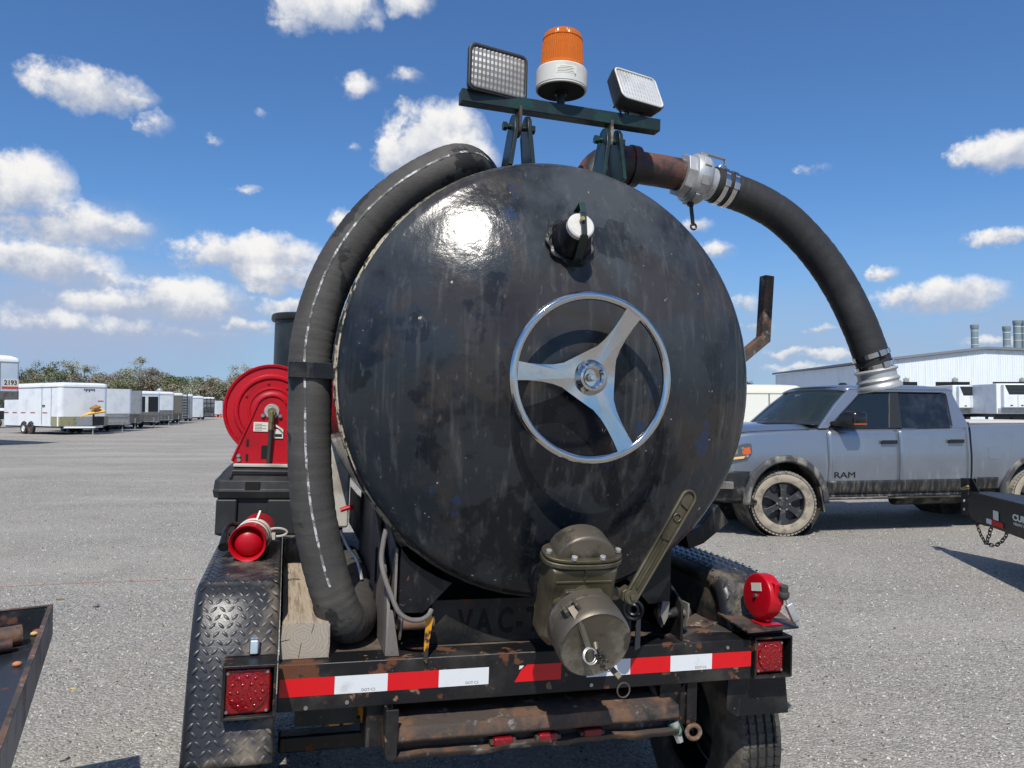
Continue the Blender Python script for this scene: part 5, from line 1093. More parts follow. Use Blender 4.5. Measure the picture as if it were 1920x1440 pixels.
# hood scoop vent, cowl, shut line
mb = MB(); mb.prism([VX((.02, .30, 1.417)), VX((.02, .56, 1.408)), VX((-.36, .60, 1.410)), VX((-.36, .34, 1.422))], (0, 0, .008)); mb.build('hood_vent', M['dark'], PK)
mb = MB(); mb.sheet([[VX((-.42 + .10 * (1 - s_ * s_), s_ * .9, 1.405)), VX((-.53 + .12 * (1 - s_ * s_), s_ * .9, 1.398))] for s_ in [-1 + k / 6 for k in range(13)]]); mb.build('cowl_panel', M['trim'], PK, solid=.01)
mb = MB(); mb.tube(crom([VX((-.33, .965, 1.345)), VX((.1, .93, 1.335)), VX((.5, .905, 1.315)), VX((.82, .86, 1.27))], 6), .004, 5); mb.tube(crom([VX((-.33, .966, 1.335)), VX((-.37, .93, 1.36)), VX((-.38, .85, 1.385))], 4), .004, 5); mb.build('hood_gap', M['dark'], PK)
# mirror
mb = MB(); mb.prism([VX((-.68, .985, 1.385)), VX((-.80, .985, 1.385)), VX((-.84, 1.16, 1.40)), VX((-.84, 1.16, 1.45)), VX((-.70, .985, 1.46))], (0, 0, .01)) if False else None
rows = []
def mring(y, x0, x1, z0, z1, r=.03):
    out = []
    for (cx, cz, a0) in ((x1 - r, z1 - r, 0), (x0 + r, z1 - r, 90), (x0 + r, z0 + r, 180), (x1 - r, z0 + r, 270)):
        for k in range(4): a = radians(a0 + 30 * k); out.append(VX((cx + r * cos(a), y, cz + r * sin(a))))
    return out + [out[0]]
rs = [mring(.96, -.80, -.64, 1.385, 1.45), mring(1.04, -.86, -.68, 1.385, 1.46), mring(1.07, -.92, -.70, 1.385, 1.56, .05), mring(1.12, -.96, -.72, 1.38, 1.58, .05), mring(1.24, -.98, -.76, 1.38, 1.575, .05), mring(1.27, -.95, -.80, 1.40, 1.55, .05)]
mb = MB(); mb.sheet(rs); mb.add(rs[-1][:-1], [tuple(range(16))]); mir = mb.build('door_mirror', mat('mirror_black', (.008, .008, .009), .18, coat=.4), PK, angle=50)
mb = MB(); mb.bb((-.955, 1.09, 1.405), (-.78, 1.276, 1.428)); mb.build('mirror_blinker', mat('smoked_amber', S(150, 70, 45), .25), mir, bevel=.006)
# headlight, bumper, fog lamp
q = [(.84, .93, 1.10), (.70, .962, 1.14), (.53, .985, 1.18), (.465, .99, 1.175), (.455, .992, 1.06), (.52, .988, .985), (.72, .96, .945), (.86, .925, .955)]
mb = MB(); mb.prism([VX(p_) for p_ in q], (.012, .032, 0)); hl = mb.build('headlight', mat('headlight_glass', (.10, .11, .12), .08, .3, coat=.6, layers=[dict(col=(.6, .6, .6), scale=9, lo=.5, hi=.6, amt=.6)]), PK, bevel=.008)
mb = MB(); mb.prism([VX(p_) for p_ in [(.585, 1.013, 1.12), (.50, 1.022, 1.13), (.49, 1.024, 1.05), (.59, 1.012, 1.035)]], (0, .006, 0)); mb.build('turn_signal', mat('amber_marker', S(205, 96, 50), .2), hl)
mb = MB(); mb.prism([VX(p_) for p_ in [(.80, .972, .995), (.56, 1.014, 1.02), (.58, 1.010, .99), (.80, .970, .965)]], (0, .010, 0)); mb.build('running_lamp', mat('amber_white_lamp', S(235, 190, 120), .2), hl)
rows = []
for (y, xo) in ((-.98, .62), (-.9, .92), (-.7, 1.12), (0, 1.18), (.7, 1.12), (.88, .95), (.985, .70), (1.005, .50)):
    rows.append([VX((xo - .03, y * .97, .82)), VX((xo, y, .80)), VX((xo + .01, y, .70)), VX((xo - .01, y, .58)), VX((xo - .06, y * .97, .47)), VX((xo - .14, y * .93, .44))])
mb = MB(); mb.sheet(rows); fb = mb.build('front_bumper', mat('black_bumper', (.02, .021, .023), .32, layers=[dict(col=(.2, .19, .16), scale=8, lo=.55, hi=.75, amt=.6, rough=.8)]), PK, solid=.03, angle=35)
mb = MB(); mb.ob((.80, .985, .66), (.90, -.42, 0), (.42, .90, 0), (0, 0, 1), .09, .03, .045); mb.build('fog_lamp', M['chrome'], fb, bevel=.008)
mb = MB(); mb.bb((-.2, -.8, .40), (.6, .8, .5)); mb.bb((-4.5, -.5, .42), (-.5, .5, .52)); mb.cyl((-1.9, .45, .40), (-2.9, .45, .40), .11, n=14); mb.build('underbody', M['well'], PK)
for x, y in ((-1.30, .25), (-2.05, -.1)):
    mb = MB(); mb.lathe([(.06, 0), (.055, .03), (.035, .045), (0, .048)], VX((x, y, 1.925)), (0, 0, 1), 16); mb.build('roof_antenna', M['dark'], PK)
# wheels
def pwheel(x, sg, steer):
    C = VX((x, sg * .87, WHR)); ax = VX((sin(steer) * 1.0 * sg * (1 if sg > 0 else -1), sg * cos(steer), 0)); e1 = VX((ax.y, -ax.x, 0)) * sg; e3 = VX((0, 0, 1))
    pr = [(.235, .10), (.25, .125), (.30, .138), (.35, .138), (.38, .128), (.398, .112), (.405, .09), (.408, .03), (.408, -.03), (.405, -.09), (.398, -.112), (.35, -.138), (.25, -.125), (.235, -.10)]
    mb = MB(); mb.lathe(pr[4:], C, ax, 64); w = mb.build('wheel', M['tyre2'], PK)
    mb = MB(); mb.lathe([(.262, .095), (.275, .1255), (.31, .1385), (.35, .1385), (.372, .131)], C, ax, 64); mb.build('sidewall', M['tyrew'], w)
    mb = MB()
    for rr, s0_ in ((.396, 2.3), (.407, 0), (.407, 1.1), (.396, 2.9)):
        for k in range(52):
            a = 2 * pi * (k + s0_ * .37) / 52; e = e1 * cos(a) + e3 * sin(a); t_ = e3 * cos(a) - e1 * sin(a)
            off = {2.3: .105, 0: .04, 1.1: -.04, 2.9: -.105}[s0_]
            mb.ob(C + ax * off + e * rr, ax, t_, e, .026 if off in (.04, -.04) else .022, .016, .008)
    mb.build('tread_blocks', M['tyre2'], w, kind='stuff', merge=False, smooth=False)
    mb = MB(); mb.lathe([(.266, .10), (.262, .115), (.254, .10), (.24, .02), (.24, -.1)], C, ax, 48); mb.cyl(C + ax * .0, C + ax * .01, .245, n=40); rim = mb.build('rim', M['rimg'], w)
    for k in range(6):
        a = radians(60 * k + 32); e = e1 * cos(a) + e3 * sin(a); t_ = e3 * cos(a) - e1 * sin(a)
        mb = MB(); q = [e * .05 - t_ * .042, e * .12 - t_ * .034, e * .20 - t_ * .042, e * .257 - t_ * .062, e * .257 + t_ * .062, e * .20 + t_ * .042, e * .12 + t_ * .034, e * .05 + t_ * .042]
        mb.prism([C + p + ax * (.095 if i in (0, 7) else .10) for i, p in enumerate(q)], -ax * .035); mb.build('spoke', M['rimg'], w, bevel=.006)
    mb = MB(); mb.cyl(C + ax * .04, C + ax * .112, .062, .055, 24); mb.cyl(C + ax * .11, C + ax * .118, .035, .03, 20); mb.build('centre_cap', M['rimg'], w)
    for k in range(6):
        a = radians(60 * k + 2); e = e1 * cos(a) + e3 * sin(a); mb = MB(); mb.cyl(C + e * .078 + ax * .085, C + e * .078 + ax * .118, .014, n=8); mb.build('lug_nut', M['steel'], w)
pwheel(0, 1, radians(14)); pwheel(0, -1, radians(14)); pwheel(-3.67, 1, 0); pwheel(-3.67, -1, 0)
mb = MB(); mb.prism([VX((-.52, .80, .30)), VX((-.50, 1.03, .30)), VX((-.44, 1.03, .62)), VX((-.46, .80, .62))], (-.02, 0, 0)); mb.build('mud_guard', M['well'], PK)

# ================================================================== black trailer tongue with chain at right
HT = Matrix.Identity(4)
hq = at(1812, 926, 8.3)
hd = Vector((.061, -.998, 0)).normalized()     # tongue runs toward the viewer's right
hn = Vector((-hd.y, hd.x, 0)) * -1
HF = basis(hd, -hn, (0, 0, 1), Vector((hq.x, hq.y, 0)))
ht = thing('trailer_tongue', 'black steel trailer tongue with channel coupler plate and white lettering', 'trailer', (1.2, 0, 0), HF)
M['hblk'] = mat('hitch_black', (.012, .012, .013), .4, layers=[dict(col=(.06, .055, .05), scale=7, lo=.5, hi=.75, amt=.6)])
mb = MB(); mb.bb((-.02, -.05, .47), (.005, .05, .86)); mb.bb((.005, -.05, .47), (.10, -.04, .86)); mb.bb((.005, .04, .47), (.10, .05, .86)); cpl = mb.build('coupler_channel', M['hblk'], ht, bevel=.003)
for z in (.53, .62, .71, .80):
    mb = MB(); mb.cyl((.04, -.052, z), (.04, -.058, z), .014, n=10); mb.build('channel_hole', M['dark'] if z > .65 else M['label'], cpl)
def hb(x, y, z): return VX((x, y, z))
mb = MB()     # two side beams of the A-frame meeting at the nose, deep section
mb.prism([hb(.10, -.05, .72), hb(.22, -.10, .74), hb(2.6, -.70, .76), hb(2.6, -.70, .42), hb(.30, -.12, .445), hb(.20, -.09, .46), hb(.10, -.05, .50)], (0.0, .012, 0)); mb.build('tongue_beam', M['hblk'], ht, bevel=.003)
mb = MB(); mb.prism([hb(.10, .05, .72), hb(.22, .10, .74), hb(2.6, .70, .76), hb(2.6, .70, .42), hb(.30, .12, .445), hb(.20, .09, .46), hb(.10, .05, .50)], (0.0, -.012, 0)); mb.build('tongue_beam', M['hblk'], ht, bevel=.003)
mb = MB(); mb.prism([hb(.10, -.05, .72), hb(.22, -.10, .74), hb(2.6, -.70, .76), hb(2.6, .70, .76), hb(.22, .10, .74), hb(.10, .05, .72)], (0, 0, -.012)); mb.build('tongue_top', M['hblk'], ht, bevel=.002)
mb = MB(); mb.prism([hb(.10, 0, .86), hb(.22, 0, .72), hb(.10, 0, .72)], (0, .01, 0)); mb.build('gusset', M['hblk'], ht)
bd = VX((2.38, -.60, .02)).normalized(); bn = VX((bd.y, -bd.x, 0)).normalized()
def beam_pt(s, z): return VX((.22, -.10, 0)) + VX((2.38, -.60, 0)).normalized() * s + VX((0, 0, z)) + bn * .003
for (s0_, s1_, z0, z1, m) in ((.38, .50, .465, .515, M['whitetape']), (.50, .76, .465, .515, M['redtape']), (.54, .66, .525, .615, M['label'])):
    mb = MB(); mb.prism([beam_pt(s0_, z0), beam_pt(s1_, z0), beam_pt(s1_, z1), beam_pt(s0_, z1)], bn * .001); mb.build('beam_sticker', m, ht)
bx = VX((2.38, -.60, 0)).normalized()
text_mb('CURT', .078, basis(bx, (0, 0, 1), bn, beam_pt(1.13, .605)), .001, .004, 1.7).build('lettering', M['label'], ht, smooth=False)
text_mb('HEAVY DUTY', .036, basis(bx, (0, 0, 1), bn, beam_pt(1.15, .548)), .001, .001, 1.6).build('lettering', M['label'], ht, smooth=False)
mb = MB(); mb.cyl(hb(.02, -.07, .745), hb(.16, -.09, .79), .012, n=8); mb.tube(crom([hb(.02, -.07, .745), hb(.09, -.10, .75), hb(.17, -.09, .765)], 4), .008, 6); mb.build('coupler_pin', M['brass'], ht)
mb = MB(); mb.cyl(hb(2.2, 0, .0), hb(2.2, 0, .9), .04, n=12); mb.bb((2.1, -.1, .0), (2.3, .1, .02)); mb.build('jack_leg', M['hblk'], ht)
# safety chain: every link is a part
ch = thing('safety_chain', 'rusty steel safety chain looped below the black trailer tongue', 'chain', (.3, 0, .33), HF)
def chain(pts, n, r, m):
    P = crom(pts, 30); L = [0]
    for a, b_ in zip(P, P[1:]): L.append(L[-1] + (b_ - a).length)
    for k in range(n):
        s = L[-1] * (k + .5) / n; i = max(j for j in range(len(L)) if L[j] <= s); i = min(i, len(P) - 2); t = (P[i + 1] - P[i]).normalized(); c = P[i].lerp(P[i + 1], (s - L[i]) / max(L[i + 1] - L[i], 1e-6))
        x, y, _ = frame(t, (0, 1, 0)); 
        if k % 2: x, y = y, -x
        mb = MB(); hl = L[-1] / n * .62; rr = hl * .55
        mb.tube([c + t * ((hl - rr) * (1 if cos(a) >= 0 else -1) + rr * cos(a)) + x * rr * sin(a) * 1.0 for a in [2 * pi * q / 12 for q in range(12)]], r, 5, closed=True, hint=y); mb.build('chain_link', m, ch)
HI = HF.inverted()
def hq_(*l): return [HI @ at(px, py, Y) for px, py, Y in l]
chain(hq_((1818, 925, 8.15), (1826, 965, 8.1), (1838, 1000, 8.0), (1849, 1020, 7.9)), 15, .0055, M['rusty'])
chain(hq_((1849, 1020, 7.9), (1857, 995, 7.75), (1863, 962, 7.6)), 9, .0055, M['rusty'])
chain(hq_((1849, 1020, 7.9), (1868, 1022, 7.75), (1884, 1008, 7.6), (1894, 984, 7.45)), 11, .0055, M['hblk'])

# ================================================================== left foreground: steel flat bed corner
trg = [at(100, 1134, 2.945), at(0, 1411, 1.682)]
zt = trg[0].z
bdir = Vector((trg[1].x - trg[0].x, trg[1].y - trg[0].y, 0)).normalized(); bside = Vector((bdir.y, -bdir.x, 0))
if bside.x > 0: bside = -bside
BF = basis(bside, -bdir, (0, 0, 1), Vector((trg[0].x, trg[0].y, 0)))   # x: left across the bed, y: away, z: up; origin under the far right corner
fb_ = thing('flatbed_trailer', 'rusty-edged black steel flat bed with raised lip at the yard edge', 'trailer', (1.0, -1.5, 0), BF)
M['tray'] = mat('scuffed_black_bed', (.014, .016, .020), .34, layers=[dict(col=(.06, .06, .06), scale=9, lo=.5, hi=.7, det=6, amt=.6, rough=.6), dict(col=RUST, scale=8, lo=.62, hi=.68, det=6, rough=.85), dict(col=(.3, .28, .25), scale=70, lo=.68, hi=.72, amt=.8)], bump=[(70, .3, .004, (1, 1, 1))])
M['traylip'] = mat('grey_lip_steel', (.44, .41, .375), .6, layers=[dict(col=RUST, scale=6, lo=.55, hi=.68, det=6, amt=.8), dict(col=(.05, .048, .045), scale=5, lo=.5, hi=.7, amt=.7)])
z0 = trg[0].z
mb = MB(); mb.bb((.0, -3.2, z0 - .115), (.012, 0, z0)); mb.build('side_lip', M['traylip'], fb_, bevel=.002)
mb = MB(); mb.bb((.012, -.012, z0 - .115), (2.4, 0, z0)); mb.build('end_lip', M['tray'], fb_, bevel=.002)
mb = MB(); mb.bb((.0005, -3.2, z0 - .0005), (.016, .0005, z0 + .003)); mb.bb((.0165, -.0155, z0 - .0005), (2.4, .0005, z0 + .0028)); mb.build('lip_edge', M['rusty'], fb_)
mb = MB(); mb.bb((.012, -3.2, z0 - .115), (2.4, -.012, z0 - .100)); mb.build('bed_plate', M['tray'], fb_)
mb = MB(); mb.bb((.35, -3.1, z0 - .25), (.45, -.2, z0 - .1155)); mb.bb((1.95, -3.1, z0 - .25), (2.05, -.2, z0 - .1155)); mb.build('bed_rail', M['tray'], fb_)
for y_ in (-.9, -1.8):
    for x_ in (.55, 1.85):
        mb = MB(); mb.lathe([(0, -.09), (.18, -.09), (.25, -.1), (.30, -.08), (.31, 0), (.30, .08), (.25, .1), (.18, .09), (0, .09)], VX((x_, y_, .31)), (1, 0, 0), 32); mb.build('wheel', M['tyre'], fb_)
zp = z0 - .10
pc = onp = None
def onbed(px, py, z): 
    q = gp(px, py, z) - Vector((trg[0].x, trg[0].y, 0)); return VX((q.dot(bside), q.dot(-bdir), z))
pa = onbed(40, 1190, zp + .035)
pi_ = thing('scrap_pipe', 'short rusty pipe lying on the black flat bed', 'pipe', (pa.x, pa.y, zp), BF)
mb = MB(); mb.lathe([(.030, 0), (.036, 0), (.036, .5), (.030, .5), (.030, 0)], pa, (.96, -.26, 0), 24); mb.build('pipe_wall', M['rusty'], pi_)
mb = MB(); mb.cyl(pa + VX((.02, -.085, -.01)), pa + VX((.5, -.20, -.01)), .024, n=16); mb.build('solid_rod', M['pipe'], pi_)
for i, (px, py, r, c) in enumerate(((32, 1245, .011, S(190, 120, 85)), (70, 1184, .013, S(120, 70, 55)), (64, 1188, .010, S(200, 170, 120)))):
    q = onbed(px, py, zp + r * .7); mb = MB(); mb.sph(q, r, 10, 7, (1.3, .9, .8)); o = mb.build('pebble', mat('pebble_%d' % i, c, .8)); o.matrix_world = BF
    tag(o, ['orange oval pebble alone on the black flat bed', 'dark red-brown pebble in the corner of the flat bed', 'tan pebble beside the brown one in the flat bed corner'][i], 'pebble')
mb = MB(); q = onbed(52, 1182, zp + .004); rows = [[q + VX((.16 * (i / 8 - .5) , .05 * (j / 4 - .5), .012 * sin(pi * i / 8) * sin(pi * j / 4) * (1 + .4 * sin(i * 3 + j)))) for i in range(9)] for j in range(5)]
mb.sheet(rows); o = mb.build('sand_heap', mat('tan_sand', S(200, 165, 110), .9)); o.matrix_world = BF; tag(o, 'small heap of tan sand in the flat bed corner', 'sand')
# stones and litter on the yard
def stone(px, py, r, c, label, nm='stone', sc=(1, 1, .7)):
    g_ = gp(px, py); mb = MB(); mb.sph((0, 0, 0), r, 9, 7, sc); mb.v = [tuple(Vector(v) * (1 + .22 * random.uniform(-1, 1))) for v in mb.v]
    o = mb.build(nm, mat(nm, c, .9), angle=25); o.location = (g_.x, g_.y, r * sc[2] * .8); tag(o, label, nm)
stone(180, 1139, .026, (.20, .19, .18), 'grey stone alone on the gravel beside the flat bed corner')
stone(112, 1124, .024, (.22, .18, .13), 'flat brown clod near the flat bed corner', 'clod', (1.6, .6, .35))
stone(138, 1292, .012, S(190, 175, 110), 'pale yellow chip on the gravel by the left fender', 'chip', (1.6, .6, .4))
stone(120, 1425, .020, (.30, .29, .28), 'pale stone in the shadow of the flat bed')
mb = MB(); q = [gp(0, 1101), gp(95, 1096), gp(190, 1092), gp(290, 1089), gp(372, 1085), gp(470, 1080)]
P_ = crom(q, 6); rows = [[Vector((p.x, p.y - .006, .004)), Vector((p.x, p.y + .006, .004))] for p in P_]; mb.sheet(rows)
o = mb.build('ground_string', mat('faded_red_string', S(190, 110, 100), .8), smooth=False); tag(o, 'thin faded red string stretched over the gravel', 'string')

# ================================================================== cargo trailers
M['twhite'] = mat('white_trailer_skin', S(226, 230, 232), .35, layers=[dict(col=S(190, 198, 204), scale=1.2, lo=.45, hi=.7, amt=.5), dict(col=S(160, 155, 140), scale=3, lo=.62, hi=.8, st=(1, 1, .3), amt=.4)])
M['tgrey'] = mat('grey_stone_guard', S(120, 118, 112), .45, .4, layers=[dict(col=S(80, 78, 72), scale=4, lo=.5, hi=.65, amt=.6)])
M['tolive'] = mat('faded_guard', S(150, 148, 112), .5, layers=[dict(col=S(110, 108, 84), scale=3, lo=.5, hi=.7)])
M['tdark'] = mat('dark_panel', (.012, .014, .016), .3)
M['tsilver'] = mat('silver_skin', S(170, 172, 172), .35, .4, layers=[dict(col=S(120, 118, 112), scale=3, lo=.5, hi=.7, amt=.6)])
M['tbrown'] = mat('bronze_skin', S(128, 122, 112), .4, .3)
M['stain'] = mat('black_scuff', (.02, .02, .02), .7)
def rbox(hw, L, r, z0, z1, n=6):    # plan with rounded front corners, x forward (front at 0)
    P = [(-L, -hw)] + [(-r + r * sin(pi / 2 * k / n), -hw + r - r * cos(pi / 2 * k / n)) for k in range(n + 1)] + [(-r + r * cos(pi / 2 * k / n), hw - r + r * sin(pi / 2 * k / n)) for k in range(n + 1)] + [(-L, hw)]
    return [VX((x, y, z0)) for x, y in P], z1 - z0
def cargo(px, Y, phi, L, W, z0, z1, label, front='twhite', guard='tgrey', gh_=.62, cap=True, wheels=2, name='cargo_trailer', kind=0):
    base = at(px, 765, Y); c, s = cos(phi), sin(phi)
    # px is the far front corner (right-hand edge of the front face)
    Fm = basis((c, s, 0), (-s, c, 0), (0, 0, 1), Vector((base.x, base.y, 0)) - Vector((-s, c, 0)) * W / 2)
    t = thing(name, label, 'trailer', (-L / 2, 0, 0), Fm, None)
    hw = W / 2
    P, h = rbox(hw, L, .28, z0, z1); mb = MB(); mb.prism(P, (0, 0, h)); mb.build('body', M[front], t, angle=40)
    if cap:
        rows = []
        for (dz, ins) in ((-.12, -.03), (0, -.03), (.07, .0), (.12, .10), (.15, .30)):
            Pq, _ = rbox(hw - ins, L - ins, max(.3 - ins * .3, .05), z1 + dz, z1); rows.append([p + VX((-ins, 0, 0)) for p in Pq])
        mb = MB(); mb.sheet([r + [r[0]] for r in rows]); mb.add(rows[-1], [tuple(range(len(rows[-1])))]); mb.build('roof_cap', M['twhite'], t, angle=50)
        mb = MB(); Pq, _ = rbox(hw + .034, L, .31, z1 - .145, 0); mb.prism(Pq, (0, 0, .022)); mb.build('cap_trim', M['tgrey'], t)
    if guard:
        Pq, _ = rbox(hw + .006, .55, .286, z0 + .02, 0); mb = MB(); mb.prism(Pq, (.006, 0, 0)) if False else mb.prism(Pq, (0, 0, gh_)); mb.build('stone_guard', M[guard], t, angle=40)
    mb = MB(); mb.bb((-L, -hw + .1, z0 - .10), (-.05, hw - .1, z0 - .002)); mb.build('chassis', M['tdark'], t)
    for y_ in (-1, 1):
        mb = MB(); mb.bar((-.1, y_ * hw * .8, z0 - .06), (1.15, 0, z0 - .06), .10, .10); mb.build('tongue_arm', M['twhite'] if kind == 1 else M['tdark'], t)
    mb = MB(); mb.cyl((1.0, 0, .0), (1.0, 0, z0 + .35), .035, n=10); mb.bb((.9, -.1, .0), (1.1, .1, .02)); mb.build('jack', M['tsilver'], t)
    for sg in (-1, 1):
        for k in range(wheels):
            x = -L * .55 - .86 * (k - .5); wc = VX((x, sg * (hw - .02), .36))
            mb = MB(); mb.lathe([(.20, -.1), (.32, -.1), (.355, -.07), (.36, 0), (.355, .07), (.32, .1), (.20, .09)], wc, (0, sg, 0), 28); w = mb.build('wheel', M['tyre'], t)
            mb = MB(); mb.lathe([(.20, .085), (.17, .04), (.09, .06), (.05, .085), (0, .085)], wc, (0, sg, 0), 24); mb.build('rim', M['whitetape'] if k else M['rusty'], w)
            mb = MB(); mb.lathe([(.43, .03), (.46, .06), (.40, .09)], wc, (0, sg, 0), 20, hint=(1, 0, 0), a0=0, a1=pi) if False else mb.tube([wc + VX((.42 * cos(a), sg * .035, .42 * sin(a))) for a in [pi * q / 12 for q in range(13)]], .03, 6); mb.build('wheel_arch', M['tdark'], w)
    return t, hw, L
PHI = radians(-33)
t1, hw, L1 = cargo(203, 48, PHI, 6.9, 2.95, .52, 3.02, 'white tandem-axle cargo trailer with tan boards on its tongue', guard=None, kind=1)
for (a, b_, m) in ((-1.0, -.35, 'tolive'), (-.35, .35, 'tsilver'), (.35, .82, 'tdark'), (.82, 1.0, 'tgrey')):
    mb = MB(); mb.bb((-.02 if a > -.8 else -.3, a * hw, .54), (.010, b_ * hw, 1.10)) if a > -.9 else mb.bb((-.27, -hw * .98, .54), (.008, b_ * hw, 1.10)); mb.build('guard_panel', M[m], t1)
mb = MB(); mb.bb((-.95, -hw - .008, .54), (-.27, -hw - .002, 1.10)); mb.build('guard_panel', M['tolive'], t1)
mb = MB(); mb.bb((-2.1, -hw - .012, .60), (-2.06, -hw, 2.85)); mb.bb((-.98, -hw - .012, .60), (-.95, -hw, 2.85)); dr_ = mb.build('door_seam', M['tgrey'], t1)
mb = MB(); mb.bb((-2.0, -hw - .05, 1.72), (-1.7, -hw, 1.80)); mb.build('door_latch', M['tdark'], t1)
for x in (-6.6, -5.5, -4.4, -3.2, -1.7):
    mb = MB(); mb.bb((x - .28, -hw - .012, 1.30), (x + .28, -hw - .002, 1.36)); mb.build('side_reflector', mat('dull_red_marker', S(150, 70, 66), .5), t1)
mb = MB(); mb.bb((.0, .55 * hw, 2.02), (.012, .78 * hw, 2.08)); mb.build('front_sticker', mat('dull_red_marker2', S(170, 90, 86), .5), t1)
for k in range(7):
    mb = MB(); mb.bb((.005, (-.05 + .10 * k) * 1.0, 2.72 - .12 * random.random()), (.014, (-.05 + .10 * k) + .06, 2.80)); mb.build('scuff_mark', M['stain'], t1)
bp = thing('board_stack', 'tan plywood boards propped on the tongue of the white cargo trailer', 'boards', (1.0, .1, .9), t1.matrix_world @ Matrix.Translation(Vector((L1 / 2, 0, 0))))
mb = MB(); mb.prism([VX((.55, -.55, 1.05)), VX((1.25, -.45, 1.18)), VX((1.25, .62, 1.35)), VX((.55, .55, 1.62))], (.04, 0, .07)); mb.build('board', mat('tan_board', S(214, 168, 84), .8), bp)
mb = MB(); mb.prism([VX((.65, -.05, 1.55)), VX((1.1, .0, 1.5)), VX((1.1, .4, 1.62)), VX((.65, .35, 1.75))], (.02, 0, .10)); mb.build('board', mat('brown_board', S(150, 110, 60), .8), bp)
mb = MB(); mb.cyl((1.05, 0, .42), (1.05, 0, 1.25), .06, n=10); mb.build('board_post', M['tdark'], bp)
t2, hw2, _ = cargo(249, 53, PHI, 6.5, 2.6, .5, 2.92, 'white cargo trailer with grey guard and round dark badge', cap=False, gh_=.72)
mb = MB(); mb.cyl((-.02, -hw2 + .10, 2.62), (.05, -hw2 + .02, 2.62), .26, n=24); mb.build('round_badge', M['tdark'], t2)
t3, hw3, _ = cargo(269, 59, PHI, 6.0, 2.5, .5, 2.95, 'pale silver cargo trailer behind the round-badge one', front='tsilver', cap=False, guard='tbrown', gh_=.66)
t4, hw4, _ = cargo(302, 63, PHI, 6.0, 2.5, .5, 2.85, 'concession trailer with two tall black front windows', guard='tbrown', gh_=.75)
for a in (-.80, .10):
    mb = MB(); mb.bb((.0, a * hw4, 1.30), (.014, (a + .68) * hw4, 2.55)); mb.build('front_window', M['tdark'], t4)
t5, hw5, _ = cargo(328, 72, PHI, 6.0, 2.5, .5, 3.0, 'white and grey trailer beside the one with black front windows', guard='tgrey', gh_=.9)
t6, hw6, _ = cargo(345, 78, PHI, 6.0, 2.5, .5, 3.0, 'bronze trailer with dark front panel and roof vent', front='tbrown', guard='tsilver', gh_=.6)
mb = MB(); mb.bb((.0, -.7 * hw6, 1.2), (.014, .1 * hw6, 2.7)); mb.build('front_window', M['tdark'], t6)
mb = MB(); mb.lathe([(.32, 0), (.34, .35), (.26, .55), (0, .6)], VX((-2.6, .2, 3.05)), (0, 0, 1), 16); mb.build('roof_vent', M['tsilver'], t6)
t7, hw7, _ = cargo(363, 84, PHI, 6.0, 2.5, .5, 3.0, 'trailer with black ladder rack on its nose', front='tsilver', guard=None)
for y_ in (-.6, .3):
    mb = MB(); mb.cyl((.25, y_, .5), (.25, y_, 3.2), .05, n=8); mb.build('rack_post', M['tdark'], t7)
for k in range(9):
    mb = MB(); mb.cyl((.25, -.6, .7 + .3 * k), (.25, .3, .7 + .3 * k), .035, n=6); mb.build('rack_rung', M['tdark'], t7)
t8, hw8, _ = cargo(383, 95, PHI, 6.0, 2.5, .5, 2.95, 'plain white trailer between two trailers with racks', guard=None)
t9, hw9, _ = cargo(404, 108, PHI, 6.0, 2.5, .5, 3.0, 'trailer with low tan locker and black front rack', front='tsilver', guard='tbrown', gh_=1.0)
for k in range(4):
    mb = MB(); mb.cyl((.2, -.9 + .6 * k, 1.5), (.2, -.9 + .6 * k, 3.0), .05, n=8); mb.build('rack_post', M['tdark'], t9)
for k in range(3):
    mb = MB(); mb.cyl((.2, -.9, 1.6 + .6 * k), (.2, .9, 1.6 + .6 * k), .04, n=6); mb.build('rack_rung', M['tdark'], t9)
t10, hw10, _ = cargo(419, 136, PHI, 6.5, 2.6, .5, 2.9, 'white trailer at the far end of the row beside orange cones', cap=False, guard=None)
for i, px in enumerate((406, 412, 417)):
    g_ = at(px, 775, 128); mb = MB(); mb.lathe([(.16, 0), (.16, .03), (.13, .04), (.03, .6), (0, .6)], (g_.x, g_.y, 0), (0, 0, 1), 12); o = mb.build('traffic_cone', mat('orange_cone%d' % i, S(225, 100, 60), .6)); tag(o, 'orange traffic cone at the far end of the trailer row', 'cone', 'cones by the last trailer')
# gooseneck nose at the left edge
gb = at(36, 765, 33)
Fm = basis((cos(PHI), sin(PHI), 0), (-sin(PHI), cos(PHI), 0), (0, 0, 1), Vector((gb.x, gb.y, 0)))
gt = thing('gooseneck_trailer', 'tall white gooseneck trailer nose with lot sticker 2193', 'trailer', (-7, -1.25, 0), Fm)
P, h = rbox(1.25, 2.6, .12, 2.33, 3.62)
mb = MB(); mb.prism([p + VX((0, -1.25, 0)) for p in P], (0, 0, h)); mb.build('nose_body', mat('pale_blue_skin', S(190, 204, 216), .35, layers=[dict(col=S(204, 212, 218), scale=1.5, lo=.45, hi=.7)]), gt, angle=40)
P, h = rbox(1.262, 2.6, .13, 1.98, 2.34)
mb = MB(); mb.prism([p + VX((.012, -1.25, 0)) for p in P], (0, 0, h)); mb.build('nose_guard', M['tgrey'], gt, angle=40)
rows = []
for (dz, ins) in ((0, -.03), (.08, -.03), (.18, .03), (.27, .22), (.33, .7)):
    Pq, _ = rbox(1.25 - ins, 12 - ins, .16, 3.60 + dz, 4); rows.append([p + VX((-ins * .9, -1.25, 0)) for p in Pq])
mb = MB(); mb.sheet([r + [r[0]] for r in rows]); mb.add(rows[-1], [tuple(range(len(rows[-1])))]); mb.build('roof_cap', M['twhite'], gt, angle=60)
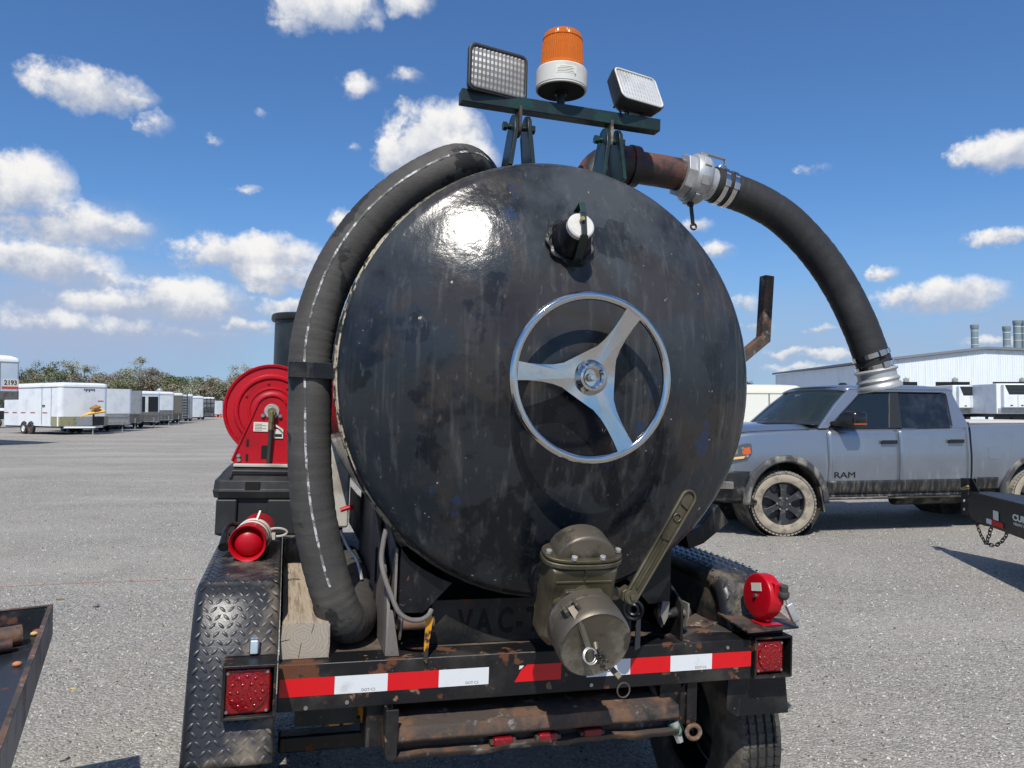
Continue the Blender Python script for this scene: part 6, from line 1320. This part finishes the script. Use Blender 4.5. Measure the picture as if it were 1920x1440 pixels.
mb = MB(); mb.bb((-12, -2.5, .6), (-2.6, 0, 3.62)); mb.build('main_body', M['twhite'], gt, bevel=.05)
for x in (-8.2, -9.1):
    for y_ in (-2.48, -.02):
        mb = MB(); mb.lathe([(0, -.1), (.34, -.1), (.39, -.06), (.39, .06), (.34, .1), (0, .1)], VX((x, y_, .39)), (0, 1, 0), 24); mb.build('wheel', M['tyre'], gt)
mb = MB(); mb.bb((.001, -.66, 2.50), (.006, -.05, 2.86)); mb.build('lot_sticker', M['label'], gt)
mb = MB(); mb.bb((.001, -.70, 2.44), (.008, -.05, 2.54)); mb.build('sticker_band', mat('sticker_red', S(205, 70, 52), .5), gt)
mb = MB(); mb.bb((.001, -.78, 2.36), (.006, -.76, 3.55)); mb.build('panel_seam', M['tgrey'], gt)
text_mb('2193', .27, basis((0, 1, 0), (0, 0, 1), (1, 0, 0), (.0085, -.36, 2.70)), .001, .008, .95).build('sticker_number', M['ink'], gt, smooth=False)
# small trailer peeking out at the left edge
g2 = at(-12, 765, 62); Fm2 = basis((1, 0, 0), (0, 1, 0), (0, 0, 1), Vector((g2.x, g2.y, 0)))
ut = thing('utility_trailer', 'dark low trailer with white cover at the picture-left end of the yard', 'trailer', (-1, .8, 0), Fm2)
ut['label'] = 'low dark trailer with white cover and exposed wheel behind the white cargo trailer'
mb = MB(); mb.bb((-3, 0, .7), (.9, 1.8, 1.35)); mb.build('bed', M['tdark'], ut); mb = MB(); mb.bb((-3, -.02, 1.36), (.92, 1.82, 1.6)); mb.build('cover', M['twhite'], ut, bevel=.06)
mb = MB(); mb.lathe([(0, -.1), (.34, -.1), (.39, -.06), (.39, .06), (.34, .1), (0, .1)], VX((.3, -.02, .40)), (0, 1, 0), 24); mb.build('wheel', M['tyre'], ut)
# white box trailer behind the pickup
bq = at(1503, 765, 21); Fm3 = basis((cos(radians(12)), sin(radians(12)), 0), (-sin(radians(12)), cos(radians(12)), 0), (0, 0, 1), Vector((bq.x, bq.y, 0)))
wt_ = thing('box_trailer', 'cream-white enclosed trailer with rounded roof seen past the pickup windshield', 'trailer', (-3, 1.2, 0), Fm3)
mb = MB(); mb.bb((-6, 0, .45), (-.02, 2.4, 2.05)); mb.build('body', mat('cream_skin', S(228, 228, 216), .4), wt_, bevel=.03)
rows = []
for (ins, dz) in ((-.02, 0), (-.02, .10), (.02, .17), (.10, .22), (.4, .25)): rows.append([VX((-6, ins, 2.02 + dz)), VX((-ins, ins, 2.02 + dz)), VX((-ins, 2.4 - ins, 2.02 + dz)), VX((-6, 2.4 - ins, 2.02 + dz)), VX((-6, ins, 2.02 + dz))])
mb = MB(); mb.sheet(rows); mb.add(rows[-1][:-1], [(0, 1, 2, 3)]); mb.build('roof_cap', mat('cream_roof', S(226, 222, 204), .45), wt_, angle=60)
mb = MB(); mb.bb((-1.0, -.012, .5), (-.97, 0, 2.0)); mb.bb((-.6, -.012, 1.2), (-.58, 0, 1.95)); mb.build('door_seam', M['tgrey'], wt_)
for x in (-3.4, -4.2):
    mb = MB(); mb.lathe([(0, -.1), (.32, -.1), (.36, -.06), (.36, .06), (.32, .1), (0, .1)], VX((x, .02, .36)), (0, 1, 0), 24); mb.build('wheel', M['tyre'], wt_)

# ================================================================== metal building with stacks
BY = 100.0
M['clad'] = mat('white_ribbed_cladding', S(222, 228, 232), .4, layers=[dict(col=S(196, 206, 214), scale=.6, lo=.45, hi=.7, st=(4, 1, .2), amt=.5)])
def bx_(px, py): p = at(px, py, BY); return p
x0, x1 = at(1652, 765, BY).x, at(2150, 765, BY).x; xr = at(1846, 653, BY).x; zr = at(1846, 655, BY).z; zl = at(1682, 674, BY).z; slope = (zr - zl) / (xr - at(1682, 674, BY).x)
bd_ = thing('metal_building', 'white ribbed metal warehouse with low gable and dock doors behind the pickup', 'building', ((x0 + x1) / 2, BY + 20, 0))
rz = lambda x: zr - slope * abs(x - xr) * (1.0 if x < xr else .35)
zd = at(1700, 716, BY).z
doors = [(at(1668, 765, BY).x, at(1722, 765, BY).x), (at(1755, 765, BY).x, at(1819, 765, BY).x), (at(1862, 765, BY).x, at(1930, 765, BY).x)]
mb = MB(); pitch = .30; x = x0; rows = []; xs = []
n = int((x1 - x0) / pitch)
prof_ = [(0, 0), (.17, 0), (.20, .05), (.27, .05)]
pts = []
for k in range(n):
    for dx, dy in prof_: pts.append((x0 + k * pitch + dx, BY - dy))
ind = lambda x: any(a <= x <= b_ for a, b_ in doors)
rows = [[VX((x, y, zd if ind(x) else 0)) for x, y in pts], [VX((x, y, rz(x))) for x, y in pts]]
mb.sheet(rows); mb.build('front_wall', M['clad'], bd_, angle=20, merge=False)
mb = MB(); mb.prism([VX((x0 + .05, BY + .02, 0)), VX((x1, BY + .02, 0)), VX((x1, BY + .02, rz(x1) - .05)), VX((xr, BY + .02, zr - .05)), VX((x0 + .05, BY + .02, rz(x0) - .05))], (0, 40, 0)); mb.build('building_core', M['clad'], bd_)
q = [VX((x0 - .4, BY - .5, rz(x0) + .0)), VX((xr, BY - .5, zr + .02)), VX((x1, BY - .5, rz(x1) + .02)), VX((x1, BY - .5, rz(x1) + .32)), VX((xr, BY - .5, zr + .34)), VX((x0 - .4, BY - .5, rz(x0) + .32))]
mb = MB(); mb.prism(q, (0, 41, 0)); mb.build('roof', mat('grey_roof_trim', S(120, 122, 128), .5), bd_)
for a, b_ in doors:
    mb = MB(); mb.bb((a - .1, BY + .006, 0), (b_ + .1, BY + .016, zd + .1)); mb.build('dock_opening', M['dark'], bd_)
for px in (1694, 1785, 1911):
    p = at(px, 713, BY); mb = MB(); mb.bar((p.x, BY - .05, p.z + .1), (p.x, BY - .7, p.z + .35), .12, .12); mb.bb((p.x - .35, BY - 1.0, p.z - .25), (p.x + .25, BY - .55, p.z + .25)); mb.build('wall_lamp', M['tsilver'], bd_, bevel=.05)
M['stack'] = mat('grey_green_duct', S(128, 144, 146), .45)
for i, (px, yt, rpx) in enumerate(((1827, 609, 6.2), (1887, 612, 6.2), (1907, 601, 6.6), (1921, 601, 6.6))):
    Ys = 112; p = at(px, yt, Ys); r = rpx * Ys / F; zb_ = zr - .6
    st_ = thing('exhaust_stack', ['single exhaust stack left of the warehouse ridge', 'exhaust stack with white bands right of the warehouse ridge', 'left stack of the tall paired exhaust stacks', 'right stack of the tall paired exhaust stacks'][i], 'stack', (p.x, Ys, zb_))
    if i == 0: st_['label'] = 'lone exhaust stack with white bands nearest the warehouse ridge'
    if i == 1: st_['label'] = 'shorter exhaust stack standing next to the tall pair on the warehouse roof'
    if i == 2: st_['label'] = 'tall paired exhaust stack on the side of the shorter stack'
    if i == 3: st_['label'] = 'tall paired exhaust stack farthest from the warehouse ridge'
    mb = MB(); mb.cyl((p.x, Ys, zb_), (p.x, Ys, p.z), r, n=24); mb.build('stack_pipe', M['stack'], st_)
    mb = MB(); mb.lathe([(r, -.65), (r * 1.15, -.5), (r * 1.15, 0), (r * .95, 0), (r * .95, -.2)], VX((p.x, Ys, p.z)), (0, 0, 1), 24); mb.build('stack_cap', M['stack'], st_)
    for k in range(3):
        mb = MB(); mb.lathe([(r * 1.0, -.04), (r * 1.05, -.04), (r * 1.05, .04), (r, .04)], VX((p.x, Ys, p.z - .95 - 1.0 * k)), (0, 0, 1), 24); mb.build('stack_band', M['whitetape'], st_)
# refrigerated semi trailers
def reefer(px0, px1, yt, yb, Y, label):
    a, b_ = at(px0, yt, Y), at(px1, yb, Y); w = b_.x - a.x; zt_, zb_ = a.z, b_.z
    t = thing('reefer_trailer', label, 'trailer', (a.x + w / 2, Y + 6, 0), None, None)
    mb = MB(); mb.bb((a.x, Y, zb_), (b_.x, Y + 13, zt_)); mb.build('box', M['twhite'], t, bevel=.06)
    # refrigeration unit on the front wall
    cx = (a.x + b_.x) / 2 + w * .02; hw_ = w * .40; zu0 = zb_ + .55; h_ = zt_ - zu0 - .1
    mb = MB(); mb.bb((cx - hw_, Y - .45, zu0), (cx + hw_, Y - .005, zt_ - .08)); un = mb.build('cooling_unit', M['twhite'], t, bevel=.08, seg=3)
    q = [VX((cx - hw_ * .92, Y - .462, zt_ - .14)), VX((cx + hw_ * .92, Y - .462, zt_ - .14)), VX((cx + hw_ * .62, Y - .462, zt_ - h_ * .48)), VX((cx - hw_ * .62, Y - .462, zt_ - h_ * .48))]
    mb = MB(); mb.prism(q, (0, .015, 0)); mb.build('grille_panel', M['tdark'], un)
    for k in range(6):
        z = zt_ - .24 - (h_ * .36) * k / 6; ww = hw_ * (.86 - .24 * k / 6)
        mb = MB(); mb.bb((cx - ww, Y - .475, z - .02), (cx + ww, Y - .463, z + .02)); mb.build('grille_slat', mat('slat%d' % k, S(70, 74, 80), .5), un)
    mb = MB(); mb.bb((cx - .015, Y - .462, zu0 + .05), (cx + .015, Y - .452, zt_ - h_ * .5)); mb.build('door_seam', M['tgrey'], un)
    for dx in (-.55, .22): 
        mb = MB(); mb.bb((cx + hw_ * dx, Y - .465, zu0 + .15), (cx + hw_ * dx + .22, Y - .452, zu0 + .25)); mb.build('unit_latch', M['tdark'], un)
    mb = MB(); mb.bb((a.x + .1, Y - .02, zb_ + .02), (b_.x - .1, Y - .006, zb_ + .50)); mb.build('bolster_plate', M['tsilver'], t)
    mb = MB(); mb.bb((a.x + .2, Y + .5, zb_ - .3), (b_.x - .2, Y + 12.6, zb_ - .003)); mb.build('chassis', M['tdark'], t)
    for dx in (.3, w - .5):
        mb = MB(); mb.bb((a.x + dx, Y + 2, 0), (a.x + dx + .18, Y + 2.2, zb_ - .2)); mb.build('landing_leg', M['tdark'], t)
    for k in range(2):
        for dx in (.25, w - .25):
            mb = MB(); mb.lathe([(0, -.15), (.45, -.15), (.5, -.1), (.5, .1), (.45, .15), (0, .15)], VX((a.x + dx, Y + 10 + 1.25 * k, .5)), (1, 0, 0), 20); mb.build('wheel', M['tyre'], t)
reefer(1786, 1842, 722, 776, 72, 'white refrigerated trailer parked nearer the pickup cab, black grille on its nose')
reefer(1868, 1934, 719, 776, 68, 'white refrigerated trailer with stained side wall and black grille on its nose')

# ================================================================== trees
bark = mat('bark', (.24, .215, .18), .9); 
leafm = {}
def leaf_mat(nm, c1, c2):
    m = mat(nm, c1, .6, layers=[dict(col=c2, scale=.9, lo=.42, hi=.62, det=3)]); return m
leafm['g'] = leaf_mat('olive_leaves', (.125, .145, .066), (.20, .21, .115))
leafm['d'] = leaf_mat('dark_leaves', (.075, .10, .040), (.135, .155, .07))
leafm['p'] = leaf_mat('pale_leaves', (.25, .26, .175), (.37, .37, .27))
leafm['b'] = leaf_mat('brown_leaves', (.19, .162, .11), (.27, .235, .17))
def tree(px, ytop, Y, kind, wpx, label, bare=0.0, name='tree', ybase=None):
    top = at(px, ytop, Y); H_ = top.z; Rw = wpx * Y / F; rs = np.random.default_rng(int(px * 7 + ytop))
    t = thing(name, label, 'tree' if name == 'tree' else 'shrub', (top.x, Y, 0), None, 'trees behind the trailer row' if name == 'tree' else 'shrubs behind the trailer row')
    mb = MB(); trunk_h = H_ * (.92 if bare > .3 else .75); r0 = .02 * H_
    pts = [VX((top.x, Y, -.1)), VX((top.x + rs.normal(0, .02) * H_, Y, H_ * .3)), VX((top.x + rs.normal(0, .03) * H_, Y + rs.normal(0, .02) * H_, trunk_h))]
    P = crom(pts, 4); mb.tube(P, [r0 * (1 - .85 * i / (len(P) - 1)) for i in range(len(P))], 7)
    ends = []
    for k in range(12 if name == 'tree' else 6):
        f = .28 + .66 * rs.random(); s_ = P[min(int(f * len(P)), len(P) - 1)]; a = rs.random() * 6.28; ln = Rw * (.55 + .5 * rs.random()) * (1.15 - .5 * f)
        e = s_ + VX((cos(a) * ln, sin(a) * ln, ln * (.55 + .5 * rs.random()))); m_ = s_.lerp(e, .5) + VX((0, 0, .08 * ln)); mb.tube([s_, m_, e], [r0 * .42 * (1 - f * .4), r0 * .25, r0 * .08], 5); ends.append(e); ends.append(m_)
        for q in range(3):
            a2 = a + rs.normal(0, .7); e2 = m_.lerp(e, rs.random()) ; e3 = e2 + VX((cos(a2), sin(a2), .6 + .4 * rs.random())) * ln * .45; mb.tube([e2, e3], [r0 * .14, r0 * .04], 4); ends.append(e3)
    mb.build('trunk', bark, t, angle=60)
    nl = int((4200 if name == 'tree' else 2600) * (1 - bare * .62)); ncl = 46 if name == 'tree' else 22
    cl = []
    for k in range(ncl):
        if k < len(ends) and rs.random() < .7: c = np.array(ends[rs.integers(len(ends))])
        else:
            u_ = rs.normal(size=3); u_ /= np.linalg.norm(u_); rr = rs.random() ** .5; zc_ = H_ * (.60 if name == 'tree' else .5); c = np.array([top.x + u_[0] * rr * Rw * .85, Y + u_[1] * rr * Rw * .85, zc_ + u_[2] * rr * H_ * (.36 if name == 'tree' else .42)])
        c[2] = min(max(c[2], H_ * .15 if name == 'tree' else .3), H_ * .93); cl.append(c)
    cl.append(np.array([top.x, Y, H_ * .9]))
    cl = np.array(cl); w_ = rs.integers(len(cl), size=nl); sg = Rw * (.20 if name == 'tree' else .26)
    cpos = cl[w_] + rs.normal(size=(nl, 3)) * np.array([sg, sg, sg * .8]); cpos[:, 2] = np.clip(cpos[:, 2], .1, H_ * 1.02)
    n1_ = rs.normal(size=(nl, 3)); n1_ /= np.linalg.norm(n1_, axis=1)[:, None]; n2_ = np.cross(n1_, rs.normal(size=(nl, 3))); n2_ /= np.linalg.norm(n2_, axis=1)[:, None]
    sz = (.10 + .13 * rs.random(nl))[:, None] * (Y / 150) * (1.0 if bare < .3 else .8)
    Vv = np.stack([cpos - n1_ * sz, cpos - n2_ * sz * .55, cpos + n1_ * sz, cpos + n2_ * sz * .55], 1).reshape(-1, 3)
    me = bpy.data.meshes.new('crown'); me.from_pydata(Vv.tolist(), [], [(4 * i, 4 * i + 1, 4 * i + 2, 4 * i + 3) for i in range(nl)]); me.materials.append(leafm[kind]); link('crown', me, t)
def behind(px):
    for lim, w in ((40, 'the gooseneck nose'), (110, 'the side door of the cargo trailer with boards'), (203, 'the front of the cargo trailer with boards'), (249, 'the round-badge trailer'), (302, 'the concession trailer'), (345, 'the bronze trailer'), (385, 'the ladder-rack trailer'), (425, 'the last trailer of the row'), (485, 'the red hose reel'), (900, 'the tank'), (9999, 'the cream box trailer roof')):
        if px < lim: return w
KT = {'g': 'olive green leafy', 'd': 'dark green dense', 'p': 'pale half-bare', 'b': 'brown thinly leaved'}
KN = {'g': 'olive green leafy tree behind the trailer row', 'd': 'dark green dense tree behind the trailer row', 'p': 'pale half-bare tree behind the trailer row', 'b': 'brown thinly leaved tree behind the trailer row'}
for (px, yt, k, wp, br) in ((18, 686, 'd', 30, 0), (48, 694, 'd', 26, 0), (72, 670, 'g', 22, .35), (104, 674, 'd', 24, .1), (88, 694, 'p', 24, .3), (142, 669, 'p', 20, .75), (178, 681, 'p', 18, .6), (160, 702, 'b', 26, .2), (205, 700, 'b', 26, .2), (228, 698, 'b', 24, .3), (250, 669, 'p', 20, .45), (238, 690, 'p', 20, .5), (272, 690, 'b', 22, .55), (290, 689, 'p', 16, .7), (312, 695, 'b', 16, .7), (330, 706, 'g', 24, 0), (348, 708, 'd', 22, 0), (366, 706, 'd', 20, 0), (388, 712, 'b', 26, .1), (410, 710, 'b', 24, .1), (440, 684, 'p', 18, .3), (470, 684, 'p', 18, .35), (455, 698, 'p', 22, .2), (500, 700, 'b', 26, .2), (1404, 716, 'd', 18, 0), (-20, 690, 'd', 30, 0)):
    tree(px, yt, 150 + random.uniform(-8, 8), k, wp, ('tall ' if yt < 690 else 'low ') + KT[k] + ' tree beyond ' + behind(px), br)
for i in range(46):
    px = -40 + i * 12 + random.uniform(-5, 5); yt = 715 + random.uniform(-12, 14) - (8 if px < 130 else 0)
    k = random.choice(['b', 'b', 'p', 'g', 'b', 'p', 'd']); tree(px, yt, 143 + random.uniform(-6, 6), k, 24, {'b': 'brown scrubby', 'p': 'pale dry', 'g': 'olive', 'd': 'dark green'}[k] + ' shrub in the thicket beyond ' + behind(px), 0, 'shrub')
done()
